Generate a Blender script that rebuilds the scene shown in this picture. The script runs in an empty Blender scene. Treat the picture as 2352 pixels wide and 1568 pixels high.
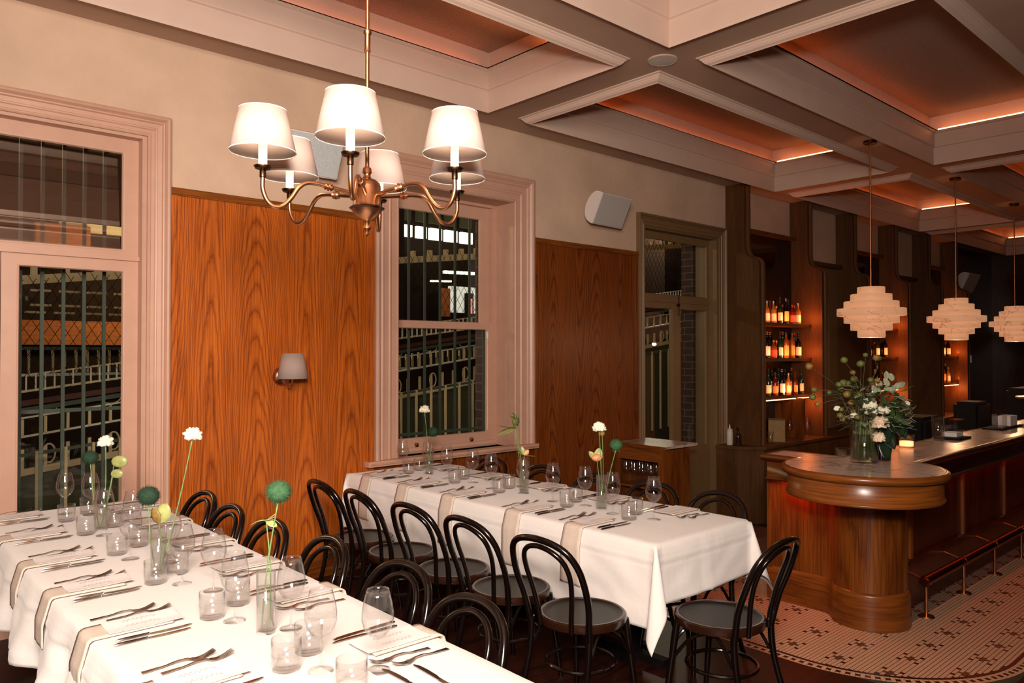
import bpy, bmesh, math, random
from mathutils import Vector, Matrix, noise
PI = math.pi
R = math.radians
sc = bpy.context.scene
col = sc.collection
rnd = random.Random(7)

# ------------------------------------------------------------------ camera, exposure, big lights
cam_d = bpy.data.cameras.new('camera'); cam = bpy.data.objects.new('camera', cam_d); col.objects.link(cam)
cam.location = (0, 0, 1.68); cam.rotation_euler = (R(90.7374), 0, R(-42.036))
cam_d.sensor_width = 36; cam_d.lens = 26.675; cam_d.clip_end = 120; cam_d.clip_start = 0.05
sc.camera = cam
sc.view_settings.view_transform = 'Standard'; sc.view_settings.look = 'None'
sc.view_settings.exposure = 0.0; sc.view_settings.gamma = 1; sc.view_settings.use_curve_mapping = False
w = bpy.data.worlds.new('night'); sc.world = w; w.use_nodes = True
w.node_tree.nodes['Background'].inputs[0].default_value = (0.02, 0.025, 0.03, 1)
w.node_tree.nodes['Background'].inputs[1].default_value = 0.12
cy = sc.cycles
cy.use_denoising = True
cy.max_bounces = 9; cy.diffuse_bounces = 3; cy.glossy_bounces = 4; cy.transmission_bounces = 6; cy.transparent_max_bounces = 40
cy.sample_clamp_indirect = 4.0; cy.caustics_reflective = False; cy.caustics_refractive = False

def light(name, kind, loc, energy, color, size=None, aim=None, sy=None, parent=None, spread=None):
    d = bpy.data.lights.new(name, kind); d.energy = energy; d.color = color
    if kind == 'AREA':
        d.shape = 'RECTANGLE' if sy else 'DISK'; d.size = size or .3
        if sy: d.size_y = sy
        if spread: d.spread = R(spread)
    elif size: d.shadow_soft_size = size
    o = bpy.data.objects.new(name, d); col.objects.link(o); o.location = loc
    if aim is not None: o.rotation_euler = (Vector(aim) - Vector(loc)).to_track_quat('-Z', 'Y').to_euler()
    if parent: o.parent = parent
    return o
# photographer's softbox, behind and above the camera
light('softbox', 'AREA', (-0.75, -0.55, 2.75), 138, (1, .87, .77), 1.2, aim=(1.15, 3.1, 1.15), sy=1.2, spread=108)
light('softbox_spill', 'AREA', (0.1, 0.0, 2.2), 150, (1, .84, .74), .35, aim=(1.7, 1.5, 4.0))
# unseen fill lamps added to light the scene outside the windows
light('outdoor_fill', 'POINT', (6.5, 13.5, 5.5), 500, (1, .8, .5), .3)
light('outdoor_fill', 'POINT', (-1.5, 13.0, 5.0), 420, (1, .75, .45), .3)
light('outdoor_fill', 'POINT', (4.3, 15.0, 3.3), 110, (1, .75, .4), .1)  # added to brighten the cream ledges and brick arches
light('outdoor_fill', 'POINT', (2.5, 6.6, 4.2), 26, (1, .85, .6), .1)
light('outdoor_fill', 'POINT', (7.5, 7.0, 4.2), 26, (1, .85, .6), .1)
light('outdoor_fill', 'POINT', (15, 11.5, 5.0), 400, (1, .85, .6), .3)

# ------------------------------------------------------------------ materials
def nm(name):
    m = bpy.data.materials.new(name); m.use_nodes = True
    nt = m.node_tree; b = nt.nodes['Principled BSDF']
    return m, nt, b
def N(nt, t, **k):
    n = nt.nodes.new(t)
    for a, v in k.items(): setattr(n, a, v)
    return n
def ramp(nt, stops):
    r = N(nt, 'ShaderNodeValToRGB'); e = r.color_ramp.elements
    e[0].position, e[0].color = stops[0][0], (*stops[0][1], 1)
    e[1].position, e[1].color = stops[-1][0], (*stops[-1][1], 1)
    for p, c in stops[1:-1]:
        x = e.new(p); x.color = (*c, 1)
    return r
def plain(name, c, rough=.5, metal=0, spec=.5, noise_amt=0, nscale=40, bump=0, bscale=80, coat=0, sheen=0):
    m, nt, b = nm(name)
    b.inputs['Base Color'].default_value = (*c, 1); b.inputs['Roughness'].default_value = rough
    b.inputs['Metallic'].default_value = metal; b.inputs['Specular IOR Level'].default_value = spec
    b.inputs['Coat Weight'].default_value = coat; b.inputs['Coat Roughness'].default_value = .12
    if sheen: b.inputs['Sheen Weight'].default_value = sheen
    tc = N(nt, 'ShaderNodeTexCoord')
    if noise_amt:
        n = N(nt, 'ShaderNodeTexNoise'); n.inputs['Scale'].default_value = nscale; n.inputs['Detail'].default_value = 4
        nt.links.new(tc.outputs['Object'], n.inputs['Vector'])
        lo = tuple(x * (1 - noise_amt) for x in c); hi = tuple(min(1, x * (1 + noise_amt)) for x in c)
        r = ramp(nt, [(.3, lo), (.7, hi)]); nt.links.new(n.outputs['Fac'], r.inputs['Fac']); nt.links.new(r.outputs['Color'], b.inputs['Base Color'])
    if bump:
        n2 = N(nt, 'ShaderNodeTexNoise'); n2.inputs['Scale'].default_value = bscale; n2.inputs['Detail'].default_value = 3
        nt.links.new(tc.outputs['Object'], n2.inputs['Vector'])
        bp = N(nt, 'ShaderNodeBump'); bp.inputs['Strength'].default_value = bump; bp.inputs['Distance'].default_value = .01
        nt.links.new(n2.outputs['Fac'], bp.inputs['Height']); nt.links.new(bp.outputs['Normal'], b.inputs['Normal'])
    return m
def wood(name, light_c, dark_c, axis=2, rough=.38, scale=2.2, rings=9, coat=.25, fine=.55):
    """figured timber: contour rings of a stretched noise field plus fine pores along the grain"""
    m, nt, b = nm(name)
    tc = N(nt, 'ShaderNodeTexCoord'); mp = N(nt, 'ShaderNodeMapping')
    s = [1, 1, 1]
    for ax in ((axis,) if isinstance(axis, int) else axis): s[ax] = .16
    mp.inputs['Scale'].default_value = s
    nt.links.new(tc.outputs['Object'], mp.inputs['Vector'])
    n = N(nt, 'ShaderNodeTexNoise'); n.inputs['Scale'].default_value = scale; n.inputs['Detail'].default_value = 1.5; n.inputs['Distortion'].default_value = .25
    nt.links.new(mp.outputs['Vector'], n.inputs['Vector'])
    mu = N(nt, 'ShaderNodeMath', operation='MULTIPLY'); mu.inputs[1].default_value = rings; nt.links.new(n.outputs['Fac'], mu.inputs[0])
    jn = N(nt, 'ShaderNodeTexNoise'); jn.inputs['Scale'].default_value = 30; jn.inputs['Detail'].default_value = 2; nt.links.new(mp.outputs['Vector'], jn.inputs['Vector'])
    jm = N(nt, 'ShaderNodeMath', operation='MULTIPLY_ADD'); jm.inputs[1].default_value = .5; nt.links.new(jn.outputs['Fac'], jm.inputs[0]); nt.links.new(mu.outputs[0], jm.inputs[2])
    fr = N(nt, 'ShaderNodeMath', operation='PINGPONG'); fr.inputs[1].default_value = .5; nt.links.new(jm.outputs[0], fr.inputs[0])
    mp2 = N(nt, 'ShaderNodeMapping'); s2 = [70, 70, 70]
    for ax in ((axis,) if isinstance(axis, int) else axis): s2[ax] = 2.2
    mp2.inputs['Scale'].default_value = s2
    nt.links.new(tc.outputs['Object'], mp2.inputs['Vector'])
    n2 = N(nt, 'ShaderNodeTexNoise'); n2.inputs['Scale'].default_value = 1.6; n2.inputs['Detail'].default_value = 3; nt.links.new(mp2.outputs['Vector'], n2.inputs['Vector'])
    mid = tuple((a * 2.2 + c) / 3.2 for a, c in zip(light_c, dark_c))
    r1 = ramp(nt, [(0.0, dark_c), (.16, mid), (.36, light_c), (1, light_c)]); nt.links.new(fr.outputs[0], r1.inputs['Fac'])
    r2 = ramp(nt, [(.38, (1 - fine, 1 - fine, 1 - fine)), (.6, (1, 1, 1))]); nt.links.new(n2.outputs['Fac'], r2.inputs['Fac'])
    mx = N(nt, 'ShaderNodeMix', data_type='RGBA', blend_type='MULTIPLY'); mx.inputs[0].default_value = 1
    nt.links.new(r1.outputs['Color'], mx.inputs[6]); nt.links.new(r2.outputs['Color'], mx.inputs[7]); nt.links.new(mx.outputs[2], b.inputs['Base Color'])
    b.inputs['Roughness'].default_value = rough; b.inputs['Coat Weight'].default_value = coat; b.inputs['Coat Roughness'].default_value = .2
    b.inputs['Specular IOR Level'].default_value = .35
    return m
def two_sided_fresnel(nt, ior):
    f = N(nt, 'ShaderNodeFresnel'); g = N(nt, 'ShaderNodeNewGeometry'); m = N(nt, 'ShaderNodeMath', operation='MULTIPLY_ADD')
    m.inputs[1].default_value = 1 / ior - ior; m.inputs[2].default_value = ior
    nt.links.new(g.outputs['Backfacing'], m.inputs[0]); nt.links.new(m.outputs[0], f.inputs[0]); return f
def cathedral(name, light_c, dark_c, period=.40, rough=.42, shift=0.0):
    """flat-sawn veneer: nested arches along the middle of each leaf, straight grain towards its joints"""
    m, nt, b = nm(name); L = nt.links.new
    tc = N(nt, 'ShaderNodeTexCoord'); sp = N(nt, 'ShaderNodeSeparateXYZ'); L(tc.outputs['Object'], sp.inputs[0])
    def mth(op, a, c=None, d=None):
        n = N(nt, 'ShaderNodeMath', operation=op)
        for i, v in enumerate((a, c, d)):
            if v is None: continue
            if isinstance(v, (int, float)): n.inputs[i].default_value = v
            else: L(v, n.inputs[i])
        return n.outputs[0]
    def nz(scale, vec, det=2):
        n = N(nt, 'ShaderNodeTexNoise'); n.inputs['Scale'].default_value = scale; n.inputs['Detail'].default_value = det; L(vec, n.inputs['Vector']); return n.outputs['Fac']
    mp = N(nt, 'ShaderNodeMapping'); mp.inputs['Scale'].default_value = (1, 1, .22); L(tc.outputs['Object'], mp.inputs['Vector'])
    wob = mth('MULTIPLY_ADD', nz(2.2, mp.outputs[0]), .16, -.08)
    xx = mth('ADD', mth('ADD', sp.outputs['X'], shift), wob)
    u = mth('DIVIDE', xx, period); cell = mth('FLOOR', u); fr = mth('SUBTRACT', mth('FRACT', u), .5)
    wn = N(nt, 'ShaderNodeTexWhiteNoise', noise_dimensions='1D'); L(cell, wn.inputs['W'])
    dx = mth('MULTIPLY', mth('ADD', fr, mth('MULTIPLY_ADD', wn.outputs['Value'], .3, -.15)), period)
    par = mth('MULTIPLY', mth('MULTIPLY', dx, dx), 240)
    sgn = mth('MULTIPLY_ADD', wn.outputs['Value'], 10, -3.5)
    f = mth('ADD', mth('ADD', par, mth('MULTIPLY', sp.outputs['Z'], sgn)), mth('MULTIPLY', nz(3.2, mp.outputs[0]), 4.5))
    mj = N(nt, 'ShaderNodeMapping'); mj.inputs['Scale'].default_value = (1, 1, .3); L(tc.outputs['Object'], mj.inputs['Vector'])
    f = mth('ADD', f, mth('MULTIPLY', nz(38, mj.outputs[0]), .55)); pp = mth('PINGPONG', f, .5)
    r1 = ramp(nt, [(0, dark_c), (.10, tuple((a * 1.2 + c) / 2.2 for a, c in zip(light_c, dark_c))), (.30, light_c), (1, tuple(min(1, v * 1.06) for v in light_c))]); L(pp, r1.inputs['Fac'])
    mp2 = N(nt, 'ShaderNodeMapping'); mp2.inputs['Scale'].default_value = (90, 90, 2.0); L(tc.outputs['Object'], mp2.inputs['Vector'])
    r2 = ramp(nt, [(.38, (.66, .62, .55)), (.58, (1, 1, 1))]); L(nz(1.6, mp2.outputs[0], 3), r2.inputs['Fac'])
    mp3 = N(nt, 'ShaderNodeMapping'); mp3.inputs['Scale'].default_value = (5, 1, .5); L(tc.outputs['Object'], mp3.inputs['Vector'])
    r3 = ramp(nt, [(.3, (.80, .76, .7)), (.7, (1, 1, 1))]); L(nz(1.3, mp3.outputs[0], 2), r3.inputs['Fac'])
    mx = N(nt, 'ShaderNodeMix', data_type='RGBA', blend_type='MULTIPLY'); mx.inputs[0].default_value = 1; L(r1.outputs['Color'], mx.inputs[6]); L(r2.outputs['Color'], mx.inputs[7])
    my = N(nt, 'ShaderNodeMix', data_type='RGBA', blend_type='MULTIPLY'); my.inputs[0].default_value = 1; L(mx.outputs[2], my.inputs[6]); L(r3.outputs['Color'], my.inputs[7])
    L(my.outputs[2], b.inputs['Base Color']); b.inputs['Roughness'].default_value = rough; b.inputs['Coat Weight'].default_value = .2; b.inputs['Coat Roughness'].default_value = .3
    b.inputs['Specular IOR Level'].default_value = .35
    return m
def thin_glass(name, tint=(1, 1, 1), refl=1.0, rough=.01, ior=1.5, opaque=0, oc=(.1, .1, .1)):
    m = bpy.data.materials.new(name); m.use_nodes = True; nt = m.node_tree; nt.nodes.clear()
    o = N(nt, 'ShaderNodeOutputMaterial'); t = N(nt, 'ShaderNodeBsdfTransparent'); t.inputs[0].default_value = (*tint, 1)
    g = N(nt, 'ShaderNodeBsdfGlossy'); g.inputs['Roughness'].default_value = rough
    f = two_sided_fresnel(nt, ior)
    mu = N(nt, 'ShaderNodeMath', operation='MULTIPLY'); mu.inputs[1].default_value = refl; mu.use_clamp = True
    nt.links.new(f.outputs[0], mu.inputs[0]); mx = N(nt, 'ShaderNodeMixShader')
    nt.links.new(mu.outputs[0], mx.inputs[0]); nt.links.new(t.outputs[0], mx.inputs[1]); nt.links.new(g.outputs[0], mx.inputs[2])
    nt.links.new(mx.outputs[0], o.inputs[0])
    return m
def rim_glass(name, tint=(.985, .985, .985), edge=(.35, .33, .3)):
    """blown glass: clear face on, darker and shinier at grazing angles as a curved wall is"""
    m = bpy.data.materials.new(name); m.use_nodes = True; nt = m.node_tree; nt.nodes.clear()
    o = N(nt, 'ShaderNodeOutputMaterial'); t = N(nt, 'ShaderNodeBsdfTransparent')
    lw = N(nt, 'ShaderNodeLayerWeight'); lw.inputs[0].default_value = .25
    r = ramp(nt, [(0.0, tint), (.80, tint), (1, edge)]); nt.links.new(lw.outputs['Facing'], r.inputs['Fac']); nt.links.new(r.outputs['Color'], t.inputs[0])
    g = N(nt, 'ShaderNodeBsdfGlossy'); g.inputs['Roughness'].default_value = .03
    f = two_sided_fresnel(nt, 1.72); mx = N(nt, 'ShaderNodeMixShader')
    nt.links.new(f.outputs[0], mx.inputs[0]); nt.links.new(t.outputs[0], mx.inputs[1]); nt.links.new(g.outputs[0], mx.inputs[2]); nt.links.new(mx.outputs[0], o.inputs[0])
    return m
def emit(name, c, s, base=(.5, .5, .5)):
    m, nt, b = nm(name); b.inputs['Base Color'].default_value = (*base, 1)
    b.inputs['Emission Color'].default_value = (*c, 1); b.inputs['Emission Strength'].default_value = s
    return m
M = {}
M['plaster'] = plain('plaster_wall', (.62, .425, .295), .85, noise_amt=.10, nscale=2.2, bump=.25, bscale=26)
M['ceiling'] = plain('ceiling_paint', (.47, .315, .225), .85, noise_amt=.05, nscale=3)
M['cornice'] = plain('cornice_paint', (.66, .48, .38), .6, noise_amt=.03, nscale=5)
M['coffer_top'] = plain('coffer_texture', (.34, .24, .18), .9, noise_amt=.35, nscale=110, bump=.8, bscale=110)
M['trim'] = plain('taupe_gloss_paint', (.54, .31, .215), .42, noise_amt=.04, nscale=9)
M['dark_trim'] = plain('olive_gloss_paint', (.20, .115, .048), .45, noise_amt=.05, nscale=9)
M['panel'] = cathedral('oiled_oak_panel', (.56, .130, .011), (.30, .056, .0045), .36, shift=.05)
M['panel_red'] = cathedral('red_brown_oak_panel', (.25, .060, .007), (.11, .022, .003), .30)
M['oak'] = wood('oak_vertical', (.22, .060, .008), (.13, .031, .004), 2, .32, 2.6, 7, fine=.4)
M['oak_h'] = wood('oak_horizontal', (.25, .070, .010), (.15, .038, .005), (0, 1), .3, 1.6, 4, fine=.4)
M['oak_y'] = wood('oak_cross', (.25, .068, .009), (.13, .031, .004), 1, .3, 2.5, 6, fine=.4)
M['fin'] = wood('dark_oak_fin', (.115, .042, .007), (.08, .028, .004), 2, .6, 2, 5, coat=0, fine=.3)
M['red'] = wood('red_stained_wood', (.085, .012, .003), (.04, .006, .002), 2, .35, 3, 7)
M['floor'] = wood('dark_red_floorboards', (.045, .008, .003), (.015, .003, .0015), 0, .5, 2.5, 8, coat=0)
M['chair'] = plain('black_brown_lacquer', (.0045, .002, .0014), .2, coat=0, spec=.5)
M['seat'] = plain('worn_dark_seat', (.010, .008, .005), .36, noise_amt=.25, nscale=20, spec=.25)
M['seat_rim'] = plain('brown_seat_rim', (.022, .007, .003), .25, coat=.2)
M['linen'] = plain('white_table_linen', (.80, .745, .70), .9, noise_amt=.015, nscale=60, bump=.12, bscale=35, sheen=.2)
M['napkin'] = plain('beige_napkin', (.64, .52, .43), .95, noise_amt=.12, nscale=260, bump=.3, bscale=300)
M['steel'] = plain('cutlery_steel', (.50, .43, .38), .2, metal=1)
M['brass'] = plain('aged_copper_brass', (.50, .23, .11), .33, metal=1, noise_amt=.22, nscale=25)
M['darkbrass'] = plain('dark_bronze', (.09, .045, .025), .35, metal=1)
M['rail'] = plain('copper_foot_rail', (.24, .075, .03), .3, metal=1)
M['bulb_inside'] = emit('candle_tube', (1, .86, .66), 1.1, (.9, .85, .8))
M['black'] = plain('matte_black', (.005, .004, .004), .7, spec=.15)
M['gap'] = plain('dark_grout', (.10, .03, .012), .8)
M['tile_w'] = plain('tile_cream', (.70, .395, .235), .45, noise_amt=.06, nscale=60)
M['tile_k'] = plain('tile_black', (.018, .008, .006), .3)
M['tile_b'] = plain('tile_brown', (.14, .055, .025), .35)
M['tile_g'] = plain('tile_grey', (.25, .2, .15), .35, noise_amt=.08, nscale=60)
M['wine'] = rim_glass('wine_glass', (.998, .998, .997), (.45, .41, .37))
M['tumbler'] = rim_glass('tumbler_glass', (.997, .997, .996), (.38, .36, .33))
M['vase'] = rim_glass('vase_glass', (.995, .995, .992), (.38, .36, .31))
M['water'] = rim_glass('water', (.985, .99, .98), (.7, .72, .66))
M['pane'] = thin_glass('window_glass', (.93, .95, .93), .55)
M['pane_tilt'] = thin_glass('transom_glass', (.8, .82, .8), 9.5)
M['mirror'] = plain('smoked_mirror', (.13, .095, .055), .05, metal=1)
M['led'] = emit('led_strip_warm', (1, .30, .10), 5)
M['led_cove'] = emit('cove_strip', (1, .20, .04), 8)
M['led_far'] = emit('led_line_warm', (1, .33, .12), 9)
M['led_dim'] = emit('led_strip_red', (1, .11, .02), 11)
M['white_plastic'] = plain('speaker_shell', (.75, .66, .60), .45)
M['grille'] = plain('speaker_grille', (.52, .47, .42), .6, noise_amt=.2, nscale=250)
M['grille_b'] = plain('speaker_grille_cool', (.50, .52, .52), .6, noise_amt=.2, nscale=250)
M['leaf'] = plain('leaf_green', (.045, .075, .018), .45, noise_amt=.3, nscale=30)
M['leaf_dark'] = plain('leaf_deep_green', (.012, .028, .012), .3, noise_amt=.3, nscale=20)
M['ball'] = plain('dianthus_green', (.035, .105, .038), .85, noise_amt=.35, nscale=90)
M['ball_dark'] = plain('dianthus_deep', (.012, .042, .018), .85, noise_amt=.35, nscale=90)
M['stem'] = plain('flower_stem', (.17, .27, .09), .5, noise_amt=.2, nscale=30)
M['petal'] = plain('carnation_petal', (.85, .82, .62), .7, noise_amt=.06, nscale=60)
M['petal_p'] = plain('blush_petal', (.86, .66, .48), .7, noise_amt=.1, nscale=60)
M['anth'] = plain('green_spathe', (.36, .38, .13), .35, noise_amt=.2, nscale=35)
M['gold'] = plain('ochre_bud', (.24, .15, .035), .5, noise_amt=.3, nscale=70)
M['pod'] = plain('seed_pod', (.12, .135, .028), .5, noise_amt=.3, nscale=40)
M['orange'] = plain('orange_petal', (.75, .33, .14), .5, noise_amt=.3, nscale=50)
M['card'] = plain('cardboard', (.32, .2, .08), .8, noise_amt=.1, nscale=30)
M['paper'] = plain('menu_card', (.80, .735, .71), .9, spec=.2)
M['ink'] = plain('menu_print', (.66, .60, .59), .9)
M['brick'] = None
def marble():
    m, nt, b = nm('veined_marble')
    tc = N(nt, 'ShaderNodeTexCoord'); n = N(nt, 'ShaderNodeTexNoise'); n.inputs['Scale'].default_value = 2.6; n.inputs['Detail'].default_value = 5; n.inputs['Distortion'].default_value = 1.1
    nt.links.new(tc.outputs['Object'], n.inputs['Vector'])
    a = N(nt, 'ShaderNodeMath', operation='SUBTRACT'); a.inputs[1].default_value = .5; nt.links.new(n.outputs['Fac'], a.inputs[0])
    c = N(nt, 'ShaderNodeMath', operation='ABSOLUTE'); nt.links.new(a.outputs[0], c.inputs[0])
    r = ramp(nt, [(0, (.22, .16, .12)), (.010, (.42, .32, .26)), (.04, (.52, .40, .33)), (1, (.57, .44, .37))])
    nt.links.new(c.outputs[0], r.inputs['Fac']); nt.links.new(r.outputs['Color'], b.inputs['Base Color']); b.inputs['Roughness'].default_value = .25
    return m
M['marble'] = marble()
def alabaster():
    m, nt, b = nm('lit_alabaster')
    tc = N(nt, 'ShaderNodeTexCoord'); n = N(nt, 'ShaderNodeTexNoise'); n.inputs['Scale'].default_value = 2.2; n.inputs['Detail'].default_value = 4; n.inputs['Distortion'].default_value = .9
    nt.links.new(tc.outputs['Object'], n.inputs['Vector'])
    a = N(nt, 'ShaderNodeMath', operation='SUBTRACT'); a.inputs[1].default_value = .5; nt.links.new(n.outputs['Fac'], a.inputs[0])
    c = N(nt, 'ShaderNodeMath', operation='ABSOLUTE'); nt.links.new(a.outputs[0], c.inputs[0])
    r = ramp(nt, [(0, (.26, .11, .045)), (.0022, (.38, .17, .08)), (.007, (.48, .235, .12)), (1, (.52, .26, .135))])
    nt.links.new(c.outputs[0], r.inputs['Fac']); nt.links.new(r.outputs['Color'], b.inputs['Base Color'])
    nt.links.new(r.outputs['Color'], b.inputs['Emission Color']); b.inputs['Emission Strength'].default_value = .85
    b.inputs['Roughness'].default_value = .5
    return m
M['alabaster'] = alabaster()
def shade_mat():
    m = bpy.data.materials.new('silk_lampshade'); m.use_nodes = True; nt = m.node_tree; nt.nodes.clear()
    o = N(nt, 'ShaderNodeOutputMaterial'); d = N(nt, 'ShaderNodeBsdfDiffuse'); d.inputs[0].default_value = (.52, .43, .385, 1)
    t = N(nt, 'ShaderNodeBsdfTranslucent'); t.inputs[0].default_value = (.72, .53, .42, 1); mx = N(nt, 'ShaderNodeMixShader'); mx.inputs[0].default_value = .42
    nt.links.new(d.outputs[0], mx.inputs[1]); nt.links.new(t.outputs[0], mx.inputs[2]); nt.links.new(mx.outputs[0], o.inputs[0])
    return m
M['shade'] = shade_mat()
def brick(name, c1, c2, mortar):
    m, nt, b = nm(name); tc = N(nt, 'ShaderNodeTexCoord'); mp = N(nt, 'ShaderNodeMapping'); mp.inputs['Rotation'].default_value = (R(90), 0, 0)
    sp = N(nt, 'ShaderNodeSeparateXYZ'); cb = N(nt, 'ShaderNodeCombineXYZ'); ad = N(nt, 'ShaderNodeMath', operation='ADD')
    nt.links.new(tc.outputs['Object'], sp.inputs[0]); nt.links.new(sp.outputs['X'], ad.inputs[0]); nt.links.new(sp.outputs['Y'], ad.inputs[1])
    nt.links.new(ad.outputs[0], cb.inputs['X']); nt.links.new(sp.outputs['Z'], cb.inputs['Y'])
    br = N(nt, 'ShaderNodeTexBrick'); br.inputs['Color1'].default_value = (*c1, 1); br.inputs['Color2'].default_value = (*c2, 1); br.inputs['Mortar'].default_value = (*mortar, 1)
    br.inputs['Scale'].default_value = 1; br.inputs['Brick Width'].default_value = .23; br.inputs['Row Height'].default_value = .086; br.inputs['Mortar Size'].default_value = .006
    nt.links.new(cb.outputs[0], br.inputs['Vector']); nt.links.new(br.outputs['Color'], b.inputs['Base Color']); b.inputs['Roughness'].default_value = .9
    return m
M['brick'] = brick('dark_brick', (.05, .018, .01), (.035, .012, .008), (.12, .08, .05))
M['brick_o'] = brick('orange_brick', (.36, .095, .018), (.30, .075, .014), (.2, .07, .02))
M['bars'] = plain('grey_green_bars', (.052, .064, .046), .5)
M['cream'] = plain('cream_paint', (.62, .47, .27), .6)
M['offwhite'] = plain('offwhite_metal', (.70, .66, .55), .5)
M['ext_dark'] = plain('soot_brown', (.016, .008, .005), .85, spec=.1)
M['ext_red'] = plain('oxide_red', (.08, .018, .01), .7)
M['ext_olive'] = plain('olive_hoarding', (.055, .050, .022), .8, noise_amt=.15, nscale=3)
M['asphalt'] = plain('asphalt', (.03, .028, .022), .9, noise_amt=.2, nscale=20)
M['lit'] = emit('lit_window', (1, .95, .75), 3.4)
M['lit_warm'] = emit('lit_tube', (1, .9, .65), 3.0)
M['lit_dim'] = emit('lit_panel', (1, .93, .8), .55)
M['lit_red'] = emit('lit_poster', (1, .12, .05), .8)
M['candle'] = emit('candle_glow', (1, .35, .12), 3.0)
M['lampglow'] = emit('table_lamp_glow', (1, .42, .2), 1.3)
M['squeeze'] = plain('squeeze_bottle', (.62, .56, .48), .4)
M['brownglass'] = plain('brown_glass', (.03, .012, .006), .12)
BG = [plain('bottle_dark', (.006, .006, .006), .08), plain('bottle_amber', (.20, .055, .01), .1), plain('bottle_green', (.012, .03, .012), .1),
      plain('bottle_red', (.12, .012, .006), .1), plain('bottle_gold', (.34, .15, .03), .12), thin_glass('bottle_clear', (.55, .5, .42), 1.6)]
LB = [plain('label_cream', (.75, .6, .45), .7), plain('label_orange', (.7, .25, .07), .7), plain('label_white', (.8, .75, .7), .7), plain('label_red', (.5, .05, .03), .7)]
CP = [plain('cap_black', (.01, .01, .01), .4), plain('cap_red', (.45, .04, .02), .4), plain('cap_silver', (.6, .55, .5), .3, metal=1), plain('cap_wood', (.45, .26, .12), .6)]

# ------------------------------------------------------------------ geometry helpers
def BM(): return bmesh.new()
def obj(name, bm, mat, parent=None, loc=None, smooth=False, mats=None):
    me = bpy.data.meshes.new(name)
    bmesh.ops.recalc_face_normals(bm, faces=bm.faces[:]) if smooth != 'raw' else None
    bm.to_mesh(me); bm.free()
    if smooth:
        me.shade_smooth()
        if smooth != 'full' and smooth != 'raw':
            me.set_sharp_from_angle(angle=R(42))
    for x in (mats or [mat]): me.materials.append(x)
    o = bpy.data.objects.new(name, me); col.objects.link(o)
    if loc: o.location = loc
    if parent: o.parent = parent
    return o
def tag(o, label=None, cat=None, group=None, kind=None):
    if label: o['label'] = label
    if cat: o['category'] = cat
    if group: o['group'] = group
    if kind: o['kind'] = kind
    return o
def empty(name, loc=(0, 0, 0), rz=0, label=None, cat=None, group=None):
    o = bpy.data.objects.new(name, None); col.objects.link(o); o.location = loc; o.rotation_euler = (0, 0, rz); o.empty_display_size = .1
    return tag(o, label, cat, group)
def struct(name, bm, mat, parent=None, smooth=False, mats=None):
    o = obj(name, bm, mat, parent, smooth=smooth, mats=mats)
    if not parent: o['kind'] = 'structure'
    return o
def dup(root, loc, rz=0, label=None, group=None, scale=None):
    r = root.copy(); col.objects.link(r); r.location = loc; r.rotation_euler = (0, 0, rz)
    if label: r['label'] = label
    if group: r['group'] = group
    if scale: r.scale = (scale,) * 3
    for ch in root.children:
        c = ch.copy(); col.objects.link(c); c.parent = r
        for g in ch.children:
            d = g.copy(); col.objects.link(d); d.parent = c
    return r
def box(bm, x0, x1, y0, y1, z0, z1, mi=0, mat=None):
    vs = [bm.verts.new(p) for p in ((x0, y0, z0), (x1, y0, z0), (x1, y1, z0), (x0, y1, z0), (x0, y0, z1), (x1, y0, z1), (x1, y1, z1), (x0, y1, z1))]
    if mat: [setattr(v, 'co', mat @ v.co) for v in vs]
    fs = [bm.faces.new([vs[i] for i in q]) for q in ((0, 3, 2, 1), (4, 5, 6, 7), (0, 1, 5, 4), (1, 2, 6, 5), (2, 3, 7, 6), (3, 0, 4, 7))]
    for f in fs: f.material_index = mi
    return vs
def boxo(name, x0, x1, y0, y1, z0, z1, mat, parent=None, bev=0):
    b = BM(); box(b, x0, x1, y0, y1, z0, z1)
    if bev: bmesh.ops.bevel(b, geom=b.edges[:], offset=bev, segments=2, affect='EDGES')
    return obj(name, b, mat, parent)
def tube(bm, pts, r, n=8, caps=True, closed=False, up=None):
    pts = [Vector(p) for p in pts]; rings = []; k = len(pts)
    rr = r if isinstance(r, (list, tuple)) else [r] * k
    prev = None
    for i, p in enumerate(pts):
        a = pts[(i - 1) % k] if (closed or i) else p; c = pts[(i + 1) % k] if (closed or i < k - 1) else p
        t = (c - a).normalized()
        if prev is None:
            u = t.orthogonal().normalized()
        else:
            u = (prev - t * prev.dot(t)); u = u.normalized() if u.length > 1e-6 else t.orthogonal().normalized()
        prev = u; v = t.cross(u)
        rings.append([bm.verts.new(p + (u * math.cos(2 * PI * j / n) + v * math.sin(2 * PI * j / n)) * rr[i]) for j in range(n)])
    for i in range(k if closed else k - 1):
        A, B = rings[i], rings[(i + 1) % k]; off = 0
        if closed and i == k - 1:
            off = min(range(n), key=lambda o: (A[0].co - B[o].co).length)
        for j in range(n): bm.faces.new((A[j], A[(j + 1) % n], B[(j + 1 + off) % n], B[(j + off) % n]))
    if caps and not closed:
        bm.faces.new(rings[0][::-1]); bm.faces.new(rings[-1])
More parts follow.
